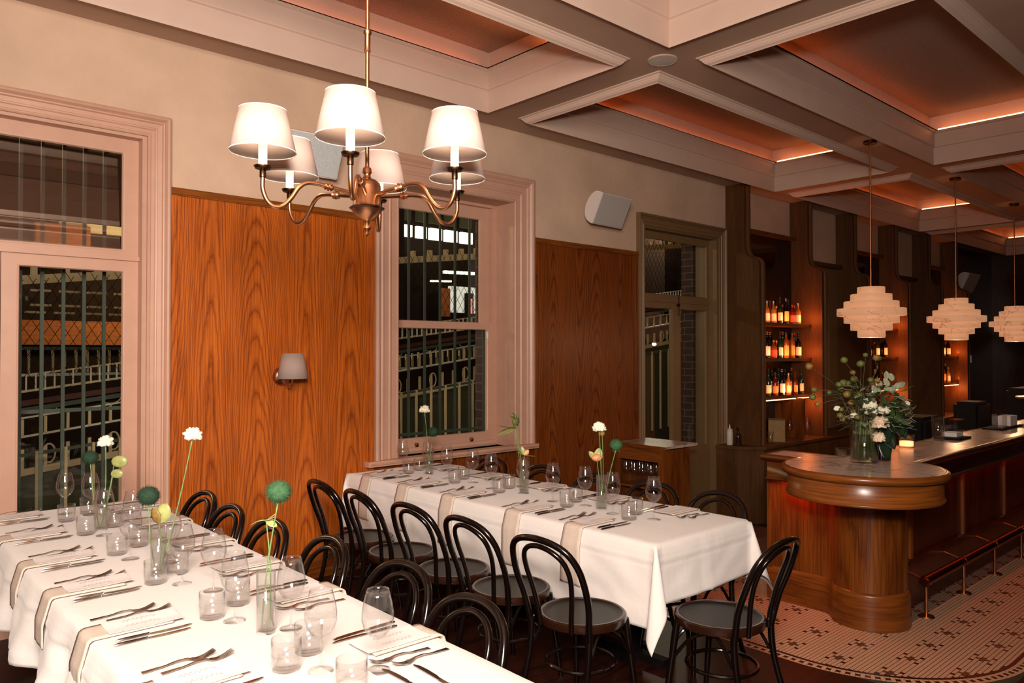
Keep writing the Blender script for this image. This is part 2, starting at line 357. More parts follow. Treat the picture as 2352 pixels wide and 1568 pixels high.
def lathe(bm, prof, n=24, c=(0, 0, 0), cap=True, mi=0):
    rings = []
    for r, z in prof:
        if r < 1e-5: rings.append([bm.verts.new((c[0], c[1], c[2] + z))])
        else: rings.append([bm.verts.new((c[0] + r * math.cos(2 * PI * j / n), c[1] + r * math.sin(2 * PI * j / n), c[2] + z)) for j in range(n)])
    for A, B in zip(rings, rings[1:]):
        for j in range(n):
            k = (j + 1) % n
            if len(A) == 1 and len(B) == 1: break
            if len(A) == 1: f = bm.faces.new((A[0], B[j], B[k]))
            elif len(B) == 1: f = bm.faces.new((A[j], A[k], B[0]))
            else: f = bm.faces.new((A[j], A[k], B[k], B[j]))
            f.material_index = mi
    return rings
def smooth_path(pts, sub=6):
    pts = [Vector(p) for p in pts]; out = []
    for i in range(len(pts) - 1):
        p0 = pts[max(i - 1, 0)]; p1 = pts[i]; p2 = pts[i + 1]; p3 = pts[min(i + 2, len(pts) - 1)]
        for s in range(sub):
            t = s / sub
            out.append(.5 * ((2 * p1) + (-p0 + p2) * t + (2 * p0 - 5 * p1 + 4 * p2 - p3) * t * t + (-p0 + 3 * p1 - 3 * p2 + p3) * t ** 3))
    out.append(pts[-1]); return out
def prism(bm, poly, z0, z1, mi=0):
    a = [bm.verts.new((x, y, z0)) for x, y in poly]; b = [bm.verts.new((x, y, z1)) for x, y in poly]; n = len(poly)
    fs = [bm.faces.new(a[::-1]), bm.faces.new(b)] + [bm.faces.new((a[i], a[(i + 1) % n], b[(i + 1) % n], b[i])) for i in range(n)]
    for f in fs: f.material_index = mi
def frame_sweep(bm, path, prof, closed=False, axis='wall'):
    """sweep a 2D profile (s = across the run, d = out of the plane) along a mitred polyline lying in a plane.
    axis 'wall': plane is XZ, out = -Y ; axis 'ceil': plane is XY, out = -Z"""
    k = len(path); rings = []
    for i, p in enumerate(path):
        p = Vector(p)
        def nd(q0, q1):
            t = (Vector(q1) - Vector(q0)).normalized(); return Vector((-t.y, t.x))
        if closed or 0 < i < k - 1:
            n1 = nd(path[(i - 1) % k], path[i]); n2 = nd(path[i], path[(i + 1) % k]); m = n1 + n2; m = m / (m.length_squared / 2) if m.length > 1e-6 else n1
        else: m = nd(path[0], path[1]) if i == 0 else nd(path[-2], path[-1])
        ring = []
        for s, d in prof:
            q = p + m * s
            ring.append(bm.verts.new((q.x, d, q.y) if axis == 'wall' else (q.x, q.y, d)))
        rings.append(ring)
    for i in range(k if closed else k - 1):
        A, B = rings[i], rings[(i + 1) % k]
        for j in range(len(prof) - 1): bm.faces.new((A[j], A[j + 1], B[j + 1], B[j]))
    if not closed:
        for q in (rings[0], rings[-1]):
            if len(q) > 2: bm.faces.new(q)
def blob(bm, c, rx, ry, rz, sub=2, jitter=0, rot=None):
    g = bmesh.ops.create_icosphere(bm, subdivisions=sub, radius=1)
    for v in g['verts']:
        k = 1 + (rnd.uniform(-jitter, jitter) if jitter else 0)
        p = Vector((v.co.x * rx * k, v.co.y * ry * k, v.co.z * rz * k))
        if rot: p = rot @ p
        v.co = p + Vector(c)
ORD = ['first', 'second', 'third', 'fourth', 'fifth', 'sixth', 'seventh', 'eighth', 'ninth', 'tenth', 'eleventh', 'twelfth', 'thirteenth', 'fourteenth', 'fifteenth', 'sixteenth', 'seventeenth', 'eighteenth']

W = 5.2          # inner face of the long wall
ZC = 3.724       # beam soffit height
# ------------------------------------------------------------------ floors
b = BM()
for r in ((-4, 3.96, -4, W + .3), (3.96, 6.66, 3.6, W + .3), (3.96, 18.5, -4, 1.16)):
    box(b, r[0], r[1], r[2], r[3], -.05, 0)
struct('floor', b, M['floor'])
b = BM(); box(b, 3.96, 18.5, 1.16, 2.9, -.05, -.003); box(b, 3.96, 6.66, 2.9, 3.6, -.05, -.003)
floor2 = struct('floor_2', b, M['gap'])
b = BM(); box(b, 6.66, 18.5, 2.9, W + .3, -.42, -.36); box(b, 6.62, 6.66, 2.9, W + .3, -.42, -.001); box(b, 6.66, 18.5, 2.86, 2.9, -.42, -.004)
struct('floor_3', b, M['floor'])
# mosaic of small tiles, border curve
CC = (4.78, 2.05); RB = .81
def inside(x, y):
    if x >= CC[0]: return y > CC[1] - RB + .012
    if y >= CC[1]: return x > CC[0] - RB + .012
    return math.hypot(x - CC[0], y - CC[1]) < RB - .012
tb = BM(); px_, py_ = .28 / 12, .268 / 12; g = .0009
x0, y0 = 4.134 - 12 * px_, 2.175 - 48 * py_
def tileq(bm, x, y, wx, wy, mi, z=0.0):
    f = bm.faces.new([bm.verts.new(p) for p in ((x, y, z), (x + wx, y, z), (x + wx, y + wy, z), (x, y + wy, z))]); f.material_index = mi
for j in range(0, 112):
    y = y0 + (j - .5) * py_
    if y < 1.2: continue
    for i in range(0, 470):
        x = x0 + (i - .5) * px_; xc, yc = x + px_ / 2, y + py_ / 2
        if xc > 5.25 and yc > 2.03: break
        if xc > 11.5 or yc > 3.58: break
        if not inside(xc, yc): continue
        di = (i + 6) % 12 - 6; dj = (j + 6) % 12 - 6; mi = 0
        if abs(di) == 2 and abs(dj) == 2: mi = 1
        elif (abs(di) <= 1 and dj == 0) or (di == 0 and abs(dj) <= 1): mi = 2
        elif 1.86 < yc < 1.97 and xc > 4.95: mi = 3
        tileq(tb, x + .0004, y + .0016, px_ - .0008, py_ - .0032, mi)
mo = obj('mosaic_tiles', tb, None, floor2, mats=[M['tile_w'], M['tile_k'], M['tile_b'], M['tile_g']], smooth='raw')
bb = BM()
def ringpt(s, r):
    L1 = 3.56 - CC[1]; La = RB * PI / 2
    if s < L1: return (CC[0] - r, CC[1] + L1 - s)
    if s < L1 + La:
        a = PI + (s - L1) / RB; return (CC[0] + r * math.cos(a), CC[1] + r * math.sin(a))
    return (CC[0] + (s - L1 - La), CC[1] - r)
def band(s0, s1, r0, r1, mi, z=0.0005):
    ps = [ringpt(s0, r0), ringpt(s1, r0), ringpt(s1, r1), ringpt(s0, r1)]
    f = bb.faces.new([bb.verts.new((p[0], p[1], z)) for p in ps]); f.material_index = mi
s = 0; k = 0; TOT = 3.56 - CC[1] + RB * PI / 2 + 6.5
while s < TOT:
    ds = .0225
    band(s, s + ds, RB - .012, RB + .006, 1)
    band(s, s + ds, RB + .075, RB + .115, 4, -.0005)
    if k % 2: band(s + .001, s + ds - .001, RB + .010, RB + .072, 0)
    else:
        band(s + .001, s + ds - .001, RB + .010, RB + .028, 0); band(s + .001, s + ds - .001, RB + .030, RB + .053, 1); band(s + .001, s + ds - .001, RB + .055, RB + .072, 0)
    s += ds; k += 1
obj('mosaic_border', bb, None, floor2, mats=[M['tile_w'], M['tile_k'], M['tile_b'], M['tile_g'], M['ext_olive']], smooth='raw')

# ------------------------------------------------------------------ walls with openings
D1 = (-0.03, 1.52, -.4, 3.065); WN = (3.44, 4.71, .80, 3.06); D3 = (6.63, 8.09, -.4, 3.06)
def wall_xz(bm, x0, x1, z0, z1, holes, y0, y1):
    xs = sorted({x0, x1, *[h[0] for h in holes], *[h[1] for h in holes]}); xs = [x for x in xs if x0 <= x <= x1]
    for a, c in zip(xs, xs[1:]):
        mx = (a + c) / 2; zz = z0
        for h in sorted([h for h in holes if h[0] < mx < h[1]], key=lambda h: h[2]):
            if h[2] > zz: box(bm, a, c, y0, y1, zz, h[2])
            zz = h[3]
        if zz < z1: box(bm, a, c, y0, y1, zz, z1)
b = BM(); wall_xz(b, -4, 18.6, -.4, 4.4, [D1, WN, D3], W, W + .32); struct('wall_back', b, M['plaster'])
b = BM(); box(b, -4.2, -4, -4, 5.6, -.1, 4.4); struct('wall_left', b, M['fin'])
b = BM(); box(b, -4, 18.6, -4.2, -4, -.1, 4.4); struct('wall_front', b, M['fin'])
b = BM(); box(b, 18.5, 18.7, -4, 5.6, -.5, 4.4); struct('wall_right', b, M['red'])

# ------------------------------------------------------------------ ceiling: beams, coffers
XI = [(-4, -4, 1), (-.55, -.2, 0)]
cx_ = [(-3.9, -.62), (-.2, 4.13), (4.488, 8.80), (9.21, 13.50), (13.90, 18.2)]
cy_ = [(-2.4, -1.0), (-.35, 1.17), (1.51, 3.04), (3.374, 4.87)]
b = BM(); xs = [-4] + [v for p in cx_ for v in p] + [18.6]; ys = [-4] + [v for p in cy_ for v in p] + [W + .1]
for i in range(0, len(xs) - 1, 2): box(b, xs[i], xs[i + 1], -4, W + .1, ZC, ZC + .1)
for i in range(1, len(xs) - 1, 2):
    for j in range(0, len(ys) - 1, 2): box(b, xs[i], xs[i + 1], ys[j], ys[j + 1], ZC, ZC + .1)
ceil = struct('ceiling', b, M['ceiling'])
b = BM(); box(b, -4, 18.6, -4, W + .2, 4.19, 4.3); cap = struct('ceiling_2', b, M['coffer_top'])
n = 0
prof = [(-.012, ZC), (-.012, ZC - .008), (.004, ZC - .012), (.010, ZC - .022), (.014, ZC - .022), (.022, ZC - .034), (.036, ZC - .047), (.052, ZC - .054), (.060, ZC - .060), (.062, ZC - .04),
        (.062, 3.845), (.078, 3.852), (.080, 3.86), (.080, 3.99), (.10, 4.0), (.10, 4.015), (.115, 4.015), (.115, 4.0), (.02, 4.02), (.02, 4.19)]
def coffer(x0, x1, y0, y1, leds):
    global n
    n += 1; b = BM()
    # counter clockwise so that +s points into the opening
    p = [(x0, y0), (x1, y0), (x1, y1), (x0, y1)]
    frame_sweep(b, p, prof[:17], closed=True, axis='ceil')
    frame_sweep(b, p, [(.115, 4.015), (.015, 4.015), (.015, 4.2)], closed=True, axis='ceil')
    c = struct('trim_%d' % n, b, M['cornice'])
    i = .095
    if 'e' in leds: boxo('led_strip', x1 - i - .012, x1 - i, y0 + .14, y1 - .12, 4.016, 4.030, M['led_far'], c)
    if 'n' in leds: boxo('led_strip', x0 + .14, x1 - .14, y1 - .05, y1 - .042, 4.016, 4.024, M['led_cove'], c)
    if 's' in leds: boxo('led_strip', x0 + .14, x1 - .14, y0 + .042, y0 + .05, 4.016, 4.022, M['led_dim'], c)
for i, (a, c) in enumerate(cx_):
    for j, (d, e) in enumerate(cy_):
        led = ''
        if i in (2, 3, 4) and j >= 2: led = 'en'
        if i == 1 and j == 3: led = 'bn'
        coffer(a, c, d, e, led)
light('cove_glow', 'AREA', (4.05, 4.12, 4.03), 3.5, (1, .25, .06), .03, aim=(3.9, 4.12, 4.4), sy=1.2)

# ------------------------------------------------------------------ casings, door leaves, window
def casing(x0, x1, z0, z1, wdt, parent, mat, name='casing'):
    """architrave around an opening (x0,x1 inner edges), outer = +wdt"""
    b = BM(); y = W
    P = [(0, y + .02), (0, y - .012), (.008, y - .018), (.016, y - .018), (.020, y - .012), (.30 * wdt, y - .014), (.34 * wdt, y - .022), (.40 * wdt, y - .024), (.43 * wdt, y - .018),
         (.62 * wdt, y - .022), (.66 * wdt, y - .034), (.72 * wdt, y - .036), (.76 * wdt, y - .028), (.84 * wdt, y - .046), (.92 * wdt, y - .052), (wdt, y - .046), (wdt, y + .01)]
    frame_sweep(b, [(x0, z0), (x0, z1), (x1, z1), (x1, z0)], P, axis='wall')
    return obj(name, b, mat, parent)
def ring(bm, x0, x1, z0, z1, t, y0, y1, tb_=None, tt=None):
    tb_ = t if tb_ is None else tb_; tt = t if tt is None else tt
    box(bm, x0, x0 + t, y0, y1, z0, z1); box(bm, x1 - t, x1, y0, y1, z0, z1)
    box(bm, x0 + t, x1 - t, y0, y1, z0, z0 + tb_); box(bm, x0 + t, x1 - t, y0, y1, z1 - tt, z1)
def bead(bm, x0, x1, z0, z1, y, t=.012):
    frame_sweep(bm, [(x0, z0), (x1, z0), (x1, z1), (x0, z1)], [(-.004, y), (-.004, y - .004), (t * .5, y - .003), (t, y + .012)], closed=True, axis='wall')
# door_1 french doors beside the left table
d1 = empty('door_1'); tag(d1, kind='structure')
casing(D1[0], D1[1], 0, D1[3], .135, d1, M['trim'])
b = BM(); T = .03
box(b, D1[1] - .028, D1[1] + .003, W + .003, W + .12, 0, D1[3] + .004); box(b, D1[0], D1[0] + .028, W + .003, W + .12, 0, D1[3] + .004); box(b, D1[0] + .028, D1[1] - .028, W + .003, W + .12, D1[3] - .02, D1[3] + .004)
box(b, D1[1] - .03, D1[1] + .001, W + .12, W + .31, 0, D1[3]); box(b, D1[0], D1[0] + .03, W + .12, W + .31, 0, D1[3])
obj('door_frame', b, M['trim'], d1)
b = BM(); ya, yb = W + .085, W + .125
ring(b, D1[0] + .028, D1[1] - .028, 2.285, D1[3] - .02, .085, ya, yb, .04, .085); box(b, D1[0], D1[1], W + .06, yb, 2.262, 2.29)
bead(b, .03 + .05, D1[1] - .113, 2.325, 2.96, ya)
tr = obj('transom_sash', b, M['trim'], d1)
b = BM(); th = R(7); z0_, z1_ = 2.325, 2.96
vs = [b.verts.new(p) for p in ((.06, W + .105, z0_), (1.41, W + .105, z0_), (1.41, W + .105 + .045, z1_), (.06, W + .105 + .045, z1_))]; b.faces.new(vs)
obj('glass', b, M['pane_tilt'], tr)
for nm_, (a, c) in {'door_leaf': (.747, 1.492), 'door_leaf_': (0, .743)}.items():
    b = BM(); ring(b, a, c, .0, 2.262, .082, ya, yb, .42, .065); bead(b, a + .082, c - .082, .42, 2.197, ya)
    box(b, a + .1, c - .1, ya + .008, yb - .008, .42, .421)
    lf = obj('door_leaf', b, M['trim'], d1)
    b = BM(); box(b, a + .08, c - .08, W + .103, W + .107, .42, 2.2); obj('glass', b, M['pane'], lf)
    if a > .5:
        for hz in (2.03, 1.02, .3):
            b = BM(); tube(b, [(c + .004, ya - .006, hz), (c + .004, ya - .006, hz + .11)], .006, 8); obj('hinge', b, M['trim'], lf, smooth=True)
# window_1 double-hung sash window
w1 = empty('window_1'); tag(w1, kind='structure')
casing(WN[0], WN[1], .8, WN[3], .232, w1, M['trim'])
b = BM(); box(b, WN[1] - .004, WN[1] + .02, W + .001, W + .31, .8, WN[3]); box(b, WN[0] - .02, WN[0] + .004, W + .001, W + .31, .8, WN[3]); box(b, WN[0], WN[1], W + .001, W + .31, WN[3] - .004, WN[3] + .02); obj('reveal_lining', b, M['trim'], w1)
b = BM(); ring(b, WN[0], WN[1], .8, WN[3], .03, W + .24, W + .33, .05, .03); box(b, WN[1] - .05, WN[1] - .03, W + .25, W + .29, .85, WN[3]); obj('sash_frame', b, M['trim'], w1)
b = BM(); ring(b, 3.47, 4.68, 1.90, 3.03, .125, W + .295, W + .33, .04, .105); bead(b, 3.595, 4.555, 1.94, 2.925, W + .295); us = obj('upper_sash', b, M['trim'], w1)
b = BM(); box(b, 3.59, 4.56, W + .312, W + .316, 1.94, 2.93); obj('glass', b, M['pane'], us)
b = BM(); ring(b, 3.47, 4.70, .835, 1.945, .095, W + .255, W + .29, .085, .055); bead(b, 3.565, 4.605, .92, 1.89, W + .255); ls = obj('lower_sash', b, M['trim'], w1)
b = BM(); box(b, 3.56, 4.61, W + .272, W + .276, .92, 1.89); obj('glass', b, M['pane'], ls)
for hx in (3.79, 4.40):
    b = BM(); tube(b, [(hx, W + .256, .875), (hx, W + .235, .875)], .012, 10); lathe(b, [(0, -.02), (.013, -.018), (.02, 0), (.013, .016), (0, .018)], 10, (hx, W + .235, .872)); obj('sash_lift', b, M['brass'], ls, smooth=True)
b = BM(); tube(b, [(4.60, W + .25, 1.80), (4.60, W + .25, 1.86)], .012, 8); tube(b, [(4.605, W + .253, .95), (4.605, W + .253, 1.80)], .004, 6); obj('sash_cord', b, M['offwhite'], ls, smooth=True)
b = BM(); box(b, 3.12, 4.955, W - .10, W + .02, .775, .818); bmesh.ops.bevel(b, geom=[e for e in b.edges if abs(e.verts[0].co.y - (W - .1)) < 1e-4 and abs(e.verts[1].co.y - (W - .1)) < 1e-4], offset=.018, segments=4, affect='EDGES')
box(b, 3.44, 4.71, W + .0, W + .26, .775, .80)
frame_sweep(b, [(3.47, .80), (4.68, .80)], [(0, W + .255), (0, W + .22), (.012, W + .215), (.02, W + .235), (.035, W + .24), (.035, W + .26)], axis='wall')
obj('window_sill', b, M['trim'], w1)
# door_2 narrow french door near the bar
d3 = empty('door_2'); tag(d3, kind='structure'); DK = M['dark_trim']
casing(D3[0], D3[1], -.4, D3[3], .128, d3, DK)
b = BM(); box(b, D3[1] - .03, D3[1], W, W + .31, -.4, D3[3]); box(b, D3[0], D3[0] + .03, W, W + .31, -.4, D3[3]); box(b, D3[0] + .03, D3[1] - .03, W, W + .31, D3[3] - .02, D3[3]); bmesh.ops.translate(b, verts=b.verts[:], vec=(0, .003, 0)); obj('door_frame', b, DK, d3)
b = BM(); ya = W + .11; yb = W + .15
ring(b, D3[0] + .03, D3[1] - .03, 2.27, D3[3] - .02, .055, ya, yb, .055, .075); box(b, D3[0], D3[1], ya - .02, yb, 2.245, 2.275); bead(b, 6.715, 8.005, 2.325, 2.965, ya); t3 = obj('transom_sash', b, DK, d3)
b = BM(); box(b, 6.71, 8.01, W + .128, W + .132, 2.32, 2.97); obj('glass', b, M['pane'], t3)
for a, c in ((6.66, 7.372), (7.376, 8.06)):
    b = BM(); ring(b, a, c, -.38, 2.245, .085 if a < 7 else .075, ya, yb, .92, .06); bead(b, a + .085, c - .065, .54, 2.18, ya)
    lf = obj('door_leaf', b, DK, d3); b = BM(); box(b, a + .07, c - .06, W + .128, W + .132, .54, 2.19); obj('glass', b, M['pane'], lf)
b = BM(); tube(b, [(7.40, ya - .02, 2.10), (7.40, ya - .02, 2.34)], .008, 8); tube(b, [(7.40, ya - .03, 2.22), (7.40, ya, 2.22)], .016, 8); obj('flush_bolt', b, M['darkbrass'], d3, smooth=True)
# oak wainscot panels
def wains(n_, x0, x1, pm='panel'):
    b = BM(); box(b, x0, x1, W - .016, W + .001, 0, 2.705); o = struct('trim_%d' % n_, b, M[pm])
    b = BM(); box(b, x0, x1, W - .045, W, 2.705, 2.755); bmesh.ops.bevel(b, geom=[e for e in b.edges if e.verts[0].co.y < W - .04 and e.verts[1].co.y < W - .04], offset=.008, segments=2, affect='EDGES'); obj('cap_rail', b, M['oak_h'], o)
    b = BM(); box(b, x0, x0 + .045, W - .03, W, 0, 2.71); box(b, x1 - .045, x1, W - .03, W, 0, 2.71); obj('edge_batten', b, M[pm], o)
    b = BM(); box(b, x0, x1, W - .035, W, 0, .18); obj('skirting', b, M['oak_h'], o)
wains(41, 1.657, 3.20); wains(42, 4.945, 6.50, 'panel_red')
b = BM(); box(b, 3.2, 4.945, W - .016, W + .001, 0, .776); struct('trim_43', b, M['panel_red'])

# ------------------------------------------------------------------ outside: security bars, ramp bridge, buildings
def grille(name, x0, step, cnt, z0, z1, label, rails):
    e = empty(name, (0, 0, 0), 0, label, 'window bars')
    b = BM()
    for i in range(cnt): box(b, x0 + i * step - .0105, x0 + i * step + .0105, 5.555, 5.57, z0, z1)
    obj('bar', b, M['bars'], e)['kind'] = 'stuff'
    b = BM()
    for z in rails: box(b, x0 - .1, x0 + (cnt - 1) * step + .12, 5.57, 5.58, z - .012, z + .012)
    obj('cross_rail', b, M['bars'], e)
    return e
grille('security_bars', .886, .1187, 7, .3, 3.2, 'grey-green vertical security bars outside the glazed double door', (1.30,))
grille('security_bars', 3.62, .1710, 7, .7, 3.2, 'grey-green vertical security bars outside the tall sash window', (.95,))
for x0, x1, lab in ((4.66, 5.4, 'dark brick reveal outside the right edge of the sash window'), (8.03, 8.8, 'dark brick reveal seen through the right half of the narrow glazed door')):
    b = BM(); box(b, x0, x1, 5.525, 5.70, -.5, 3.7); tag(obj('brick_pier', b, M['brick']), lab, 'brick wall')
SL = .13
def zr(x, z594): return z594 + (x - 5.94) * SL      # heights given at x = 5.94
YF = 8.0
fb = empty('footbridge_ramp', (0, 0, 0), 0, 'dark ramped station footbridge with cream boards and railings outside the windows', 'footbridge')
def slant(bm, x0, x1, y0, y1, za, zb):
    vs = [bm.verts.new(p) for p in ((x0, y0, zr(x0, za)), (x1, y0, zr(x1, za)), (x1, y1, zr(x1, za)), (x0, y1, zr(x0, za)), (x0, y0, zr(x0, zb)), (x1, y0, zr(x1, zb)), (x1, y1, zr(x1, zb)), (x0, y1, zr(x0, zb)))]
    for q in ((0, 3, 2, 1), (4, 5, 6, 7), (0, 1, 5, 4), (1, 2, 6, 5), (2, 3, 7, 6), (3, 0, 4, 7)): bm.faces.new([vs[i] for i in q])
XA, XB = -1.5, 17
b = BM(); slant(b, XA, XB, YF, YF + .1, -2.5, 1.16); obj('hoarding', b, M['ext_olive'], fb)
b = BM(); slant(b, XA, XB, YF - .02, YF + .02, 1.165, 1.225); obj('skirt_board', b, M['cream'], fb)
b = BM(); slant(b, XA, XB, YF + .0, YF + .04, 1.505, 1.52); slant(b, XA, XB, YF, YF + .04, 1.675, 1.69); obj('thin_rail', b, M['offwhite'], fb)
b = BM(); slant(b, XA, XB, YF + .06, YF + .10, 1.23, 1.49); slant(b, XA, XB, YF + .12, YF + .14, 1.70, 1.90); obj('dark_panel', b, M['ext_dark'], fb)
b = BM(); slant(b, XA, XB, YF - .03, YF + .03, 1.735, 1.775); obj('handrail', b, M['bars'], fb)
b = BM(); slant(b, XA, XB, YF + .03, YF + .09, 1.785, 1.835); obj('upper_rail', b, M['ext_red'], fb)
b = BM(); i = 0; x = XA + .1
b2 = BM(); b3 = BM()
while x < 13:
    slant(b, x - .014, x + .014, YF - .015, YF + .01, 1.22, 1.40); slant(b, x - .012, x + .012, YF - .01, YF + .01, 1.515, 1.67)
    if i % 3 == 1:
        pts = [(x + .05 * math.cos(a) + .03, YF, zr(x, 1.33) + .085 * math.sin(a)) for a in [2 * PI * k / 18 for k in range(18)]]; tube(b2, pts, .009, 5, closed=True)
        pts = [(x + .09 * math.cos(a), YF, zr(x, 1.745) + .055 * math.sin(a)) for a in [PI + PI * k / 8 for k in range(9)]]; tube(b2, pts, .006, 5)
    x += .18; i += 1
o = obj('post', b, M['cream'], fb); o['kind'] = 'stuff'
o = obj('ring_ornament', b2, M['cream'], fb, smooth=True); o['kind'] = 'stuff'
# upper lattice band of white balusters
b = BM(); x = XA
while x < 13:
    slant(b, x - .006, x + .006, YF + .35, YF + .37, 1.83, 2.05); x += .078
o = obj('upper_baluster', b, M['offwhite'], fb); o['kind'] = 'stuff'
b = BM(); slant(b, XA, XB, YF + .38, YF + .40, 1.885, 1.905); slant(b, XA, XB, YF + .38, YF + .41, 2.04, 2.055); obj('baluster_rail', b, M['cream'], fb)
# near fence (low steel palings)
nf = empty('paling_fence', (0, 0, 0), 0, 'low steel paling fence running just outside the sash window', 'fence')
YN = 7.1; b = BM(); x = -1.0; cnt = 0
while x < 12:
    box(b, x - .011, x + .011, YN - .011, YN + .011, .1 + .1 * (x - 5) * .9, 1.25 + .1 * (x - 5)); x += .205
o = obj('paling', b, M['cream'], nf); o['kind'] = 'stuff'
b = BM()
for za in (1.22,):
    vs = [b.verts.new(p) for p in ((-1, YN, za - .6), (12, YN, za + .7), (12, YN, za + .725), (-1, YN, za - .575))]; b.faces.new(vs)
    r_ = bmesh.ops.extrude_face_region(b, geom=b.faces[:]); bmesh.ops.translate(b, verts=[v for v in r_['geom'] if isinstance(v, bmesh.types.BMVert)], vec=(0, .03, 0))
obj('top_rail', b, M['bars'], nf)
# chain-link mesh above the ramp
b = BM()
def wire(p, q, r=.003):
    tube(b, [p, q], r, 3, caps=False)
zl, zh = 2.05, 3.0; st = .10
x = XA
while x < 12.5:
    wire((x, YF - .06, zr(x, zl)), (x + (zh - zl) * .62, YF - .06, zr(x, zh))); wire((x, YF - .065, zr(x, zh)), (x + (zh - zl) * .62, YF - .065, zr(x, zl))); x += st
o = tag(obj('chain_link_mesh', b, M['ext_dark'], fb)); o['kind'] = 'stuff'
# beam over the ramp with short stubs
bm_ = empty('canopy_beam', (0, 0, 0), 0, 'cream canopy beam with short stubs above the footbridge', 'beam')
b = BM(); slope_b = .05
def bz(x): return 2.90 + (x - 6.16) * .124
vs = [];
for (x, dz) in ((-2, 0), (12, 0), (12, .085), (-2, .085)): vs.append(b.verts.new((x, 8.3, bz(x) + dz)))
b.faces.new(vs); r_ = bmesh.ops.extrude_face_region(b, geom=b.faces[:]); bmesh.ops.translate(b, verts=[v for v in r_['geom'] if isinstance(v, bmesh.types.BMVert)], vec=(0, .1, 0))
obj('beam_board', b, M['cream'], bm_)
b = BM(); x = -1.8
while x < 12:
    box(b, x - .025, x + .025, 8.32, 8.38, bz(x) + .085, bz(x) + .16); x += .27
obj('stub', b, M['cream'], bm_)['kind'] = 'stuff'
# far building with lit bays
fbld = empty('station_building', (0, 15, 0), 0, 'dark station building with lit clerestory and orange brick behind the footbridge', 'building')
def fb_part(name, x0, x1, y0, y1, z0, z1, mat):
    b = BM(); box(b, x0, x1, y0 - 15, y1 - 15, z0, z1); return obj(name, b, mat, fbld)
fb_part('wall', -8, 34, 16.6, 17, -3, 9, M['ext_dark'])
fb_part('brick_panel', -3.5, 6.5, 16.4, 16.6, 1.80, 2.26, M['brick_o'])
for i, (x0, x1) in enumerate(((10.75, 11.15), (11.3, 11.6), (11.72, 12.1), (12.22, 12.62), (12.75, 13.15), (9.9, 10.6))):
    fb_part('lit_window', x0, x1, 16.2, 16.3, 4.62, 4.92, M['lit'] if i < 5 else M['lit_dim']); fb_part('clerestory_pane', x0, x1, 16.25, 16.3, 5.05, 5.6, M['ext_olive'])
for i in range(6): fb_part('ceiling_light', 11.6 + i * .17, 11.72 + i * .17, 15.4, 15.5, 3.66 + .004 * i, 3.73 + .004 * i, M['lit_warm'])
for i in range(5): fb_part('ceiling_light', 11.2 + i * .13, 11.29 + i * .13, 15.4, 15.5, 3.42 + .006 * i, 3.46 + .006 * i, M['lit_warm'])
fb_part('white_panel', 12.3, 13.3, 16.1, 16.2, 2.72, 3.42, M['lit_dim']); fb_part('poster', 12.78, 13.02, 16.0, 16.1, 2.5, 3.25, M['ext_dark']); fb_part('poster_image', 12.84, 12.96, 15.98, 16.0, 2.7, 3.1, M['lit_red'])
fb_part('lit_ledge', 2.6, 6.6, 16.2, 16.35, 3.48, 3.66, M['cream']); fb_part('lit_ledge', 3.2, 6.6, 16.2, 16.35, 3.95, 4.12, M['cream'])
fb_part('brick_arch', 2.8, 3.7, 16.1, 16.3, 3.66, 4.05, M['brick_o']); fb_part('brick_arch', 4.6, 5.6, 16.1, 16.3, 3.66, 4.05, M['brick_o'])
fb_part('timber_panel', 12.0, 12.3, 16.1, 16.2, 2.6, 3.35, M['brick_o'])
b = BM()
for x in (-2.6, -.4, 1.6, 4.0, 7.7, 9.4, 12.9): box(b, x - .09, x + .09, -.9, -.7, -2, 5)
obj('column', b, M['ext_dark'], fbld)['kind'] = 'stuff'
b = BM(); b2 = BM()
for z, x0, x1 in ((2.66, 1.6, 5.2), (2.42, 1.6, 5.2), (2.30, -1, 5.2)): 
    x = x0
    while x < x1: box(b, x, x + .3, -.6, -.5, z, z + .035); x += .42
x = -3.5
while x < 14: box(b2, x, x + .03, -1.5, -1.45, 1.35, 1.7); x += .16
obj('roof_batten', b, M['cream'], fbld)['kind'] = 'stuff'; obj('far_baluster', b2, M['cream'], fbld)['kind'] = 'stuff'
fb_part('far_rail', -8, 14, 13.4, 13.5, 1.7, 1.75, M['bars']); fb_part('far_rail', -8, 14, 13.4, 13.5, 1.3, 1.34, M['offwhite'])
for x, z, yy in ((3.5, 2.79, 14.3),):
    b = BM(); blob(b, (x + .55, yy, z - .1), .07, .07, .07, 2); tag(obj('globe_lamp', b, M['lit'], smooth=True), 'small round white lamp glowing beyond the footbridge', 'lamp')
# shop fascia, barriers and white vent panel seen through the narrow door
sf = empty('street_kiosk', (20, 10.5, 0), 0, 'dark street kiosk with tiled awning, sign and lights beyond narrow door', 'kiosk')
b = BM(); box(b, -4.5, 3, 1, 2, -2, 6); obj('kiosk_body', b, M['ext_dark'], sf)
b = BM(); box(b, -4, .8, 0, .6, 3.05, 4.0); obj('awning', b, M['ext_red'], sf)
b = BM(); box(b, -3.6, .8, -.1, 0, 2.7, 2.95); obj('sign_board', b, M['bars'], sf)
b = BM()
for i in range(11): box(b, -4 + i * .42, -3.78 + i * .42, -.2, -.1, 4.25, 4.25 + (.16 if i < 3 else .05))
obj('string_light', b, M['lit'], sf)['kind'] = 'stuff'
b = BM(); box(b, .62, .78, -.25, -.2, 3.4, 4.0); obj('lit_edge', b, M['lit'], sf)
b = BM(); blob(b, (-1.5, -.3, 2.2), .25, .1, .25); blob(b, (-2.1, -.3, 2.05), .35, .1, .1); obj('lit_plant', b, M['lit_dim'], sf)
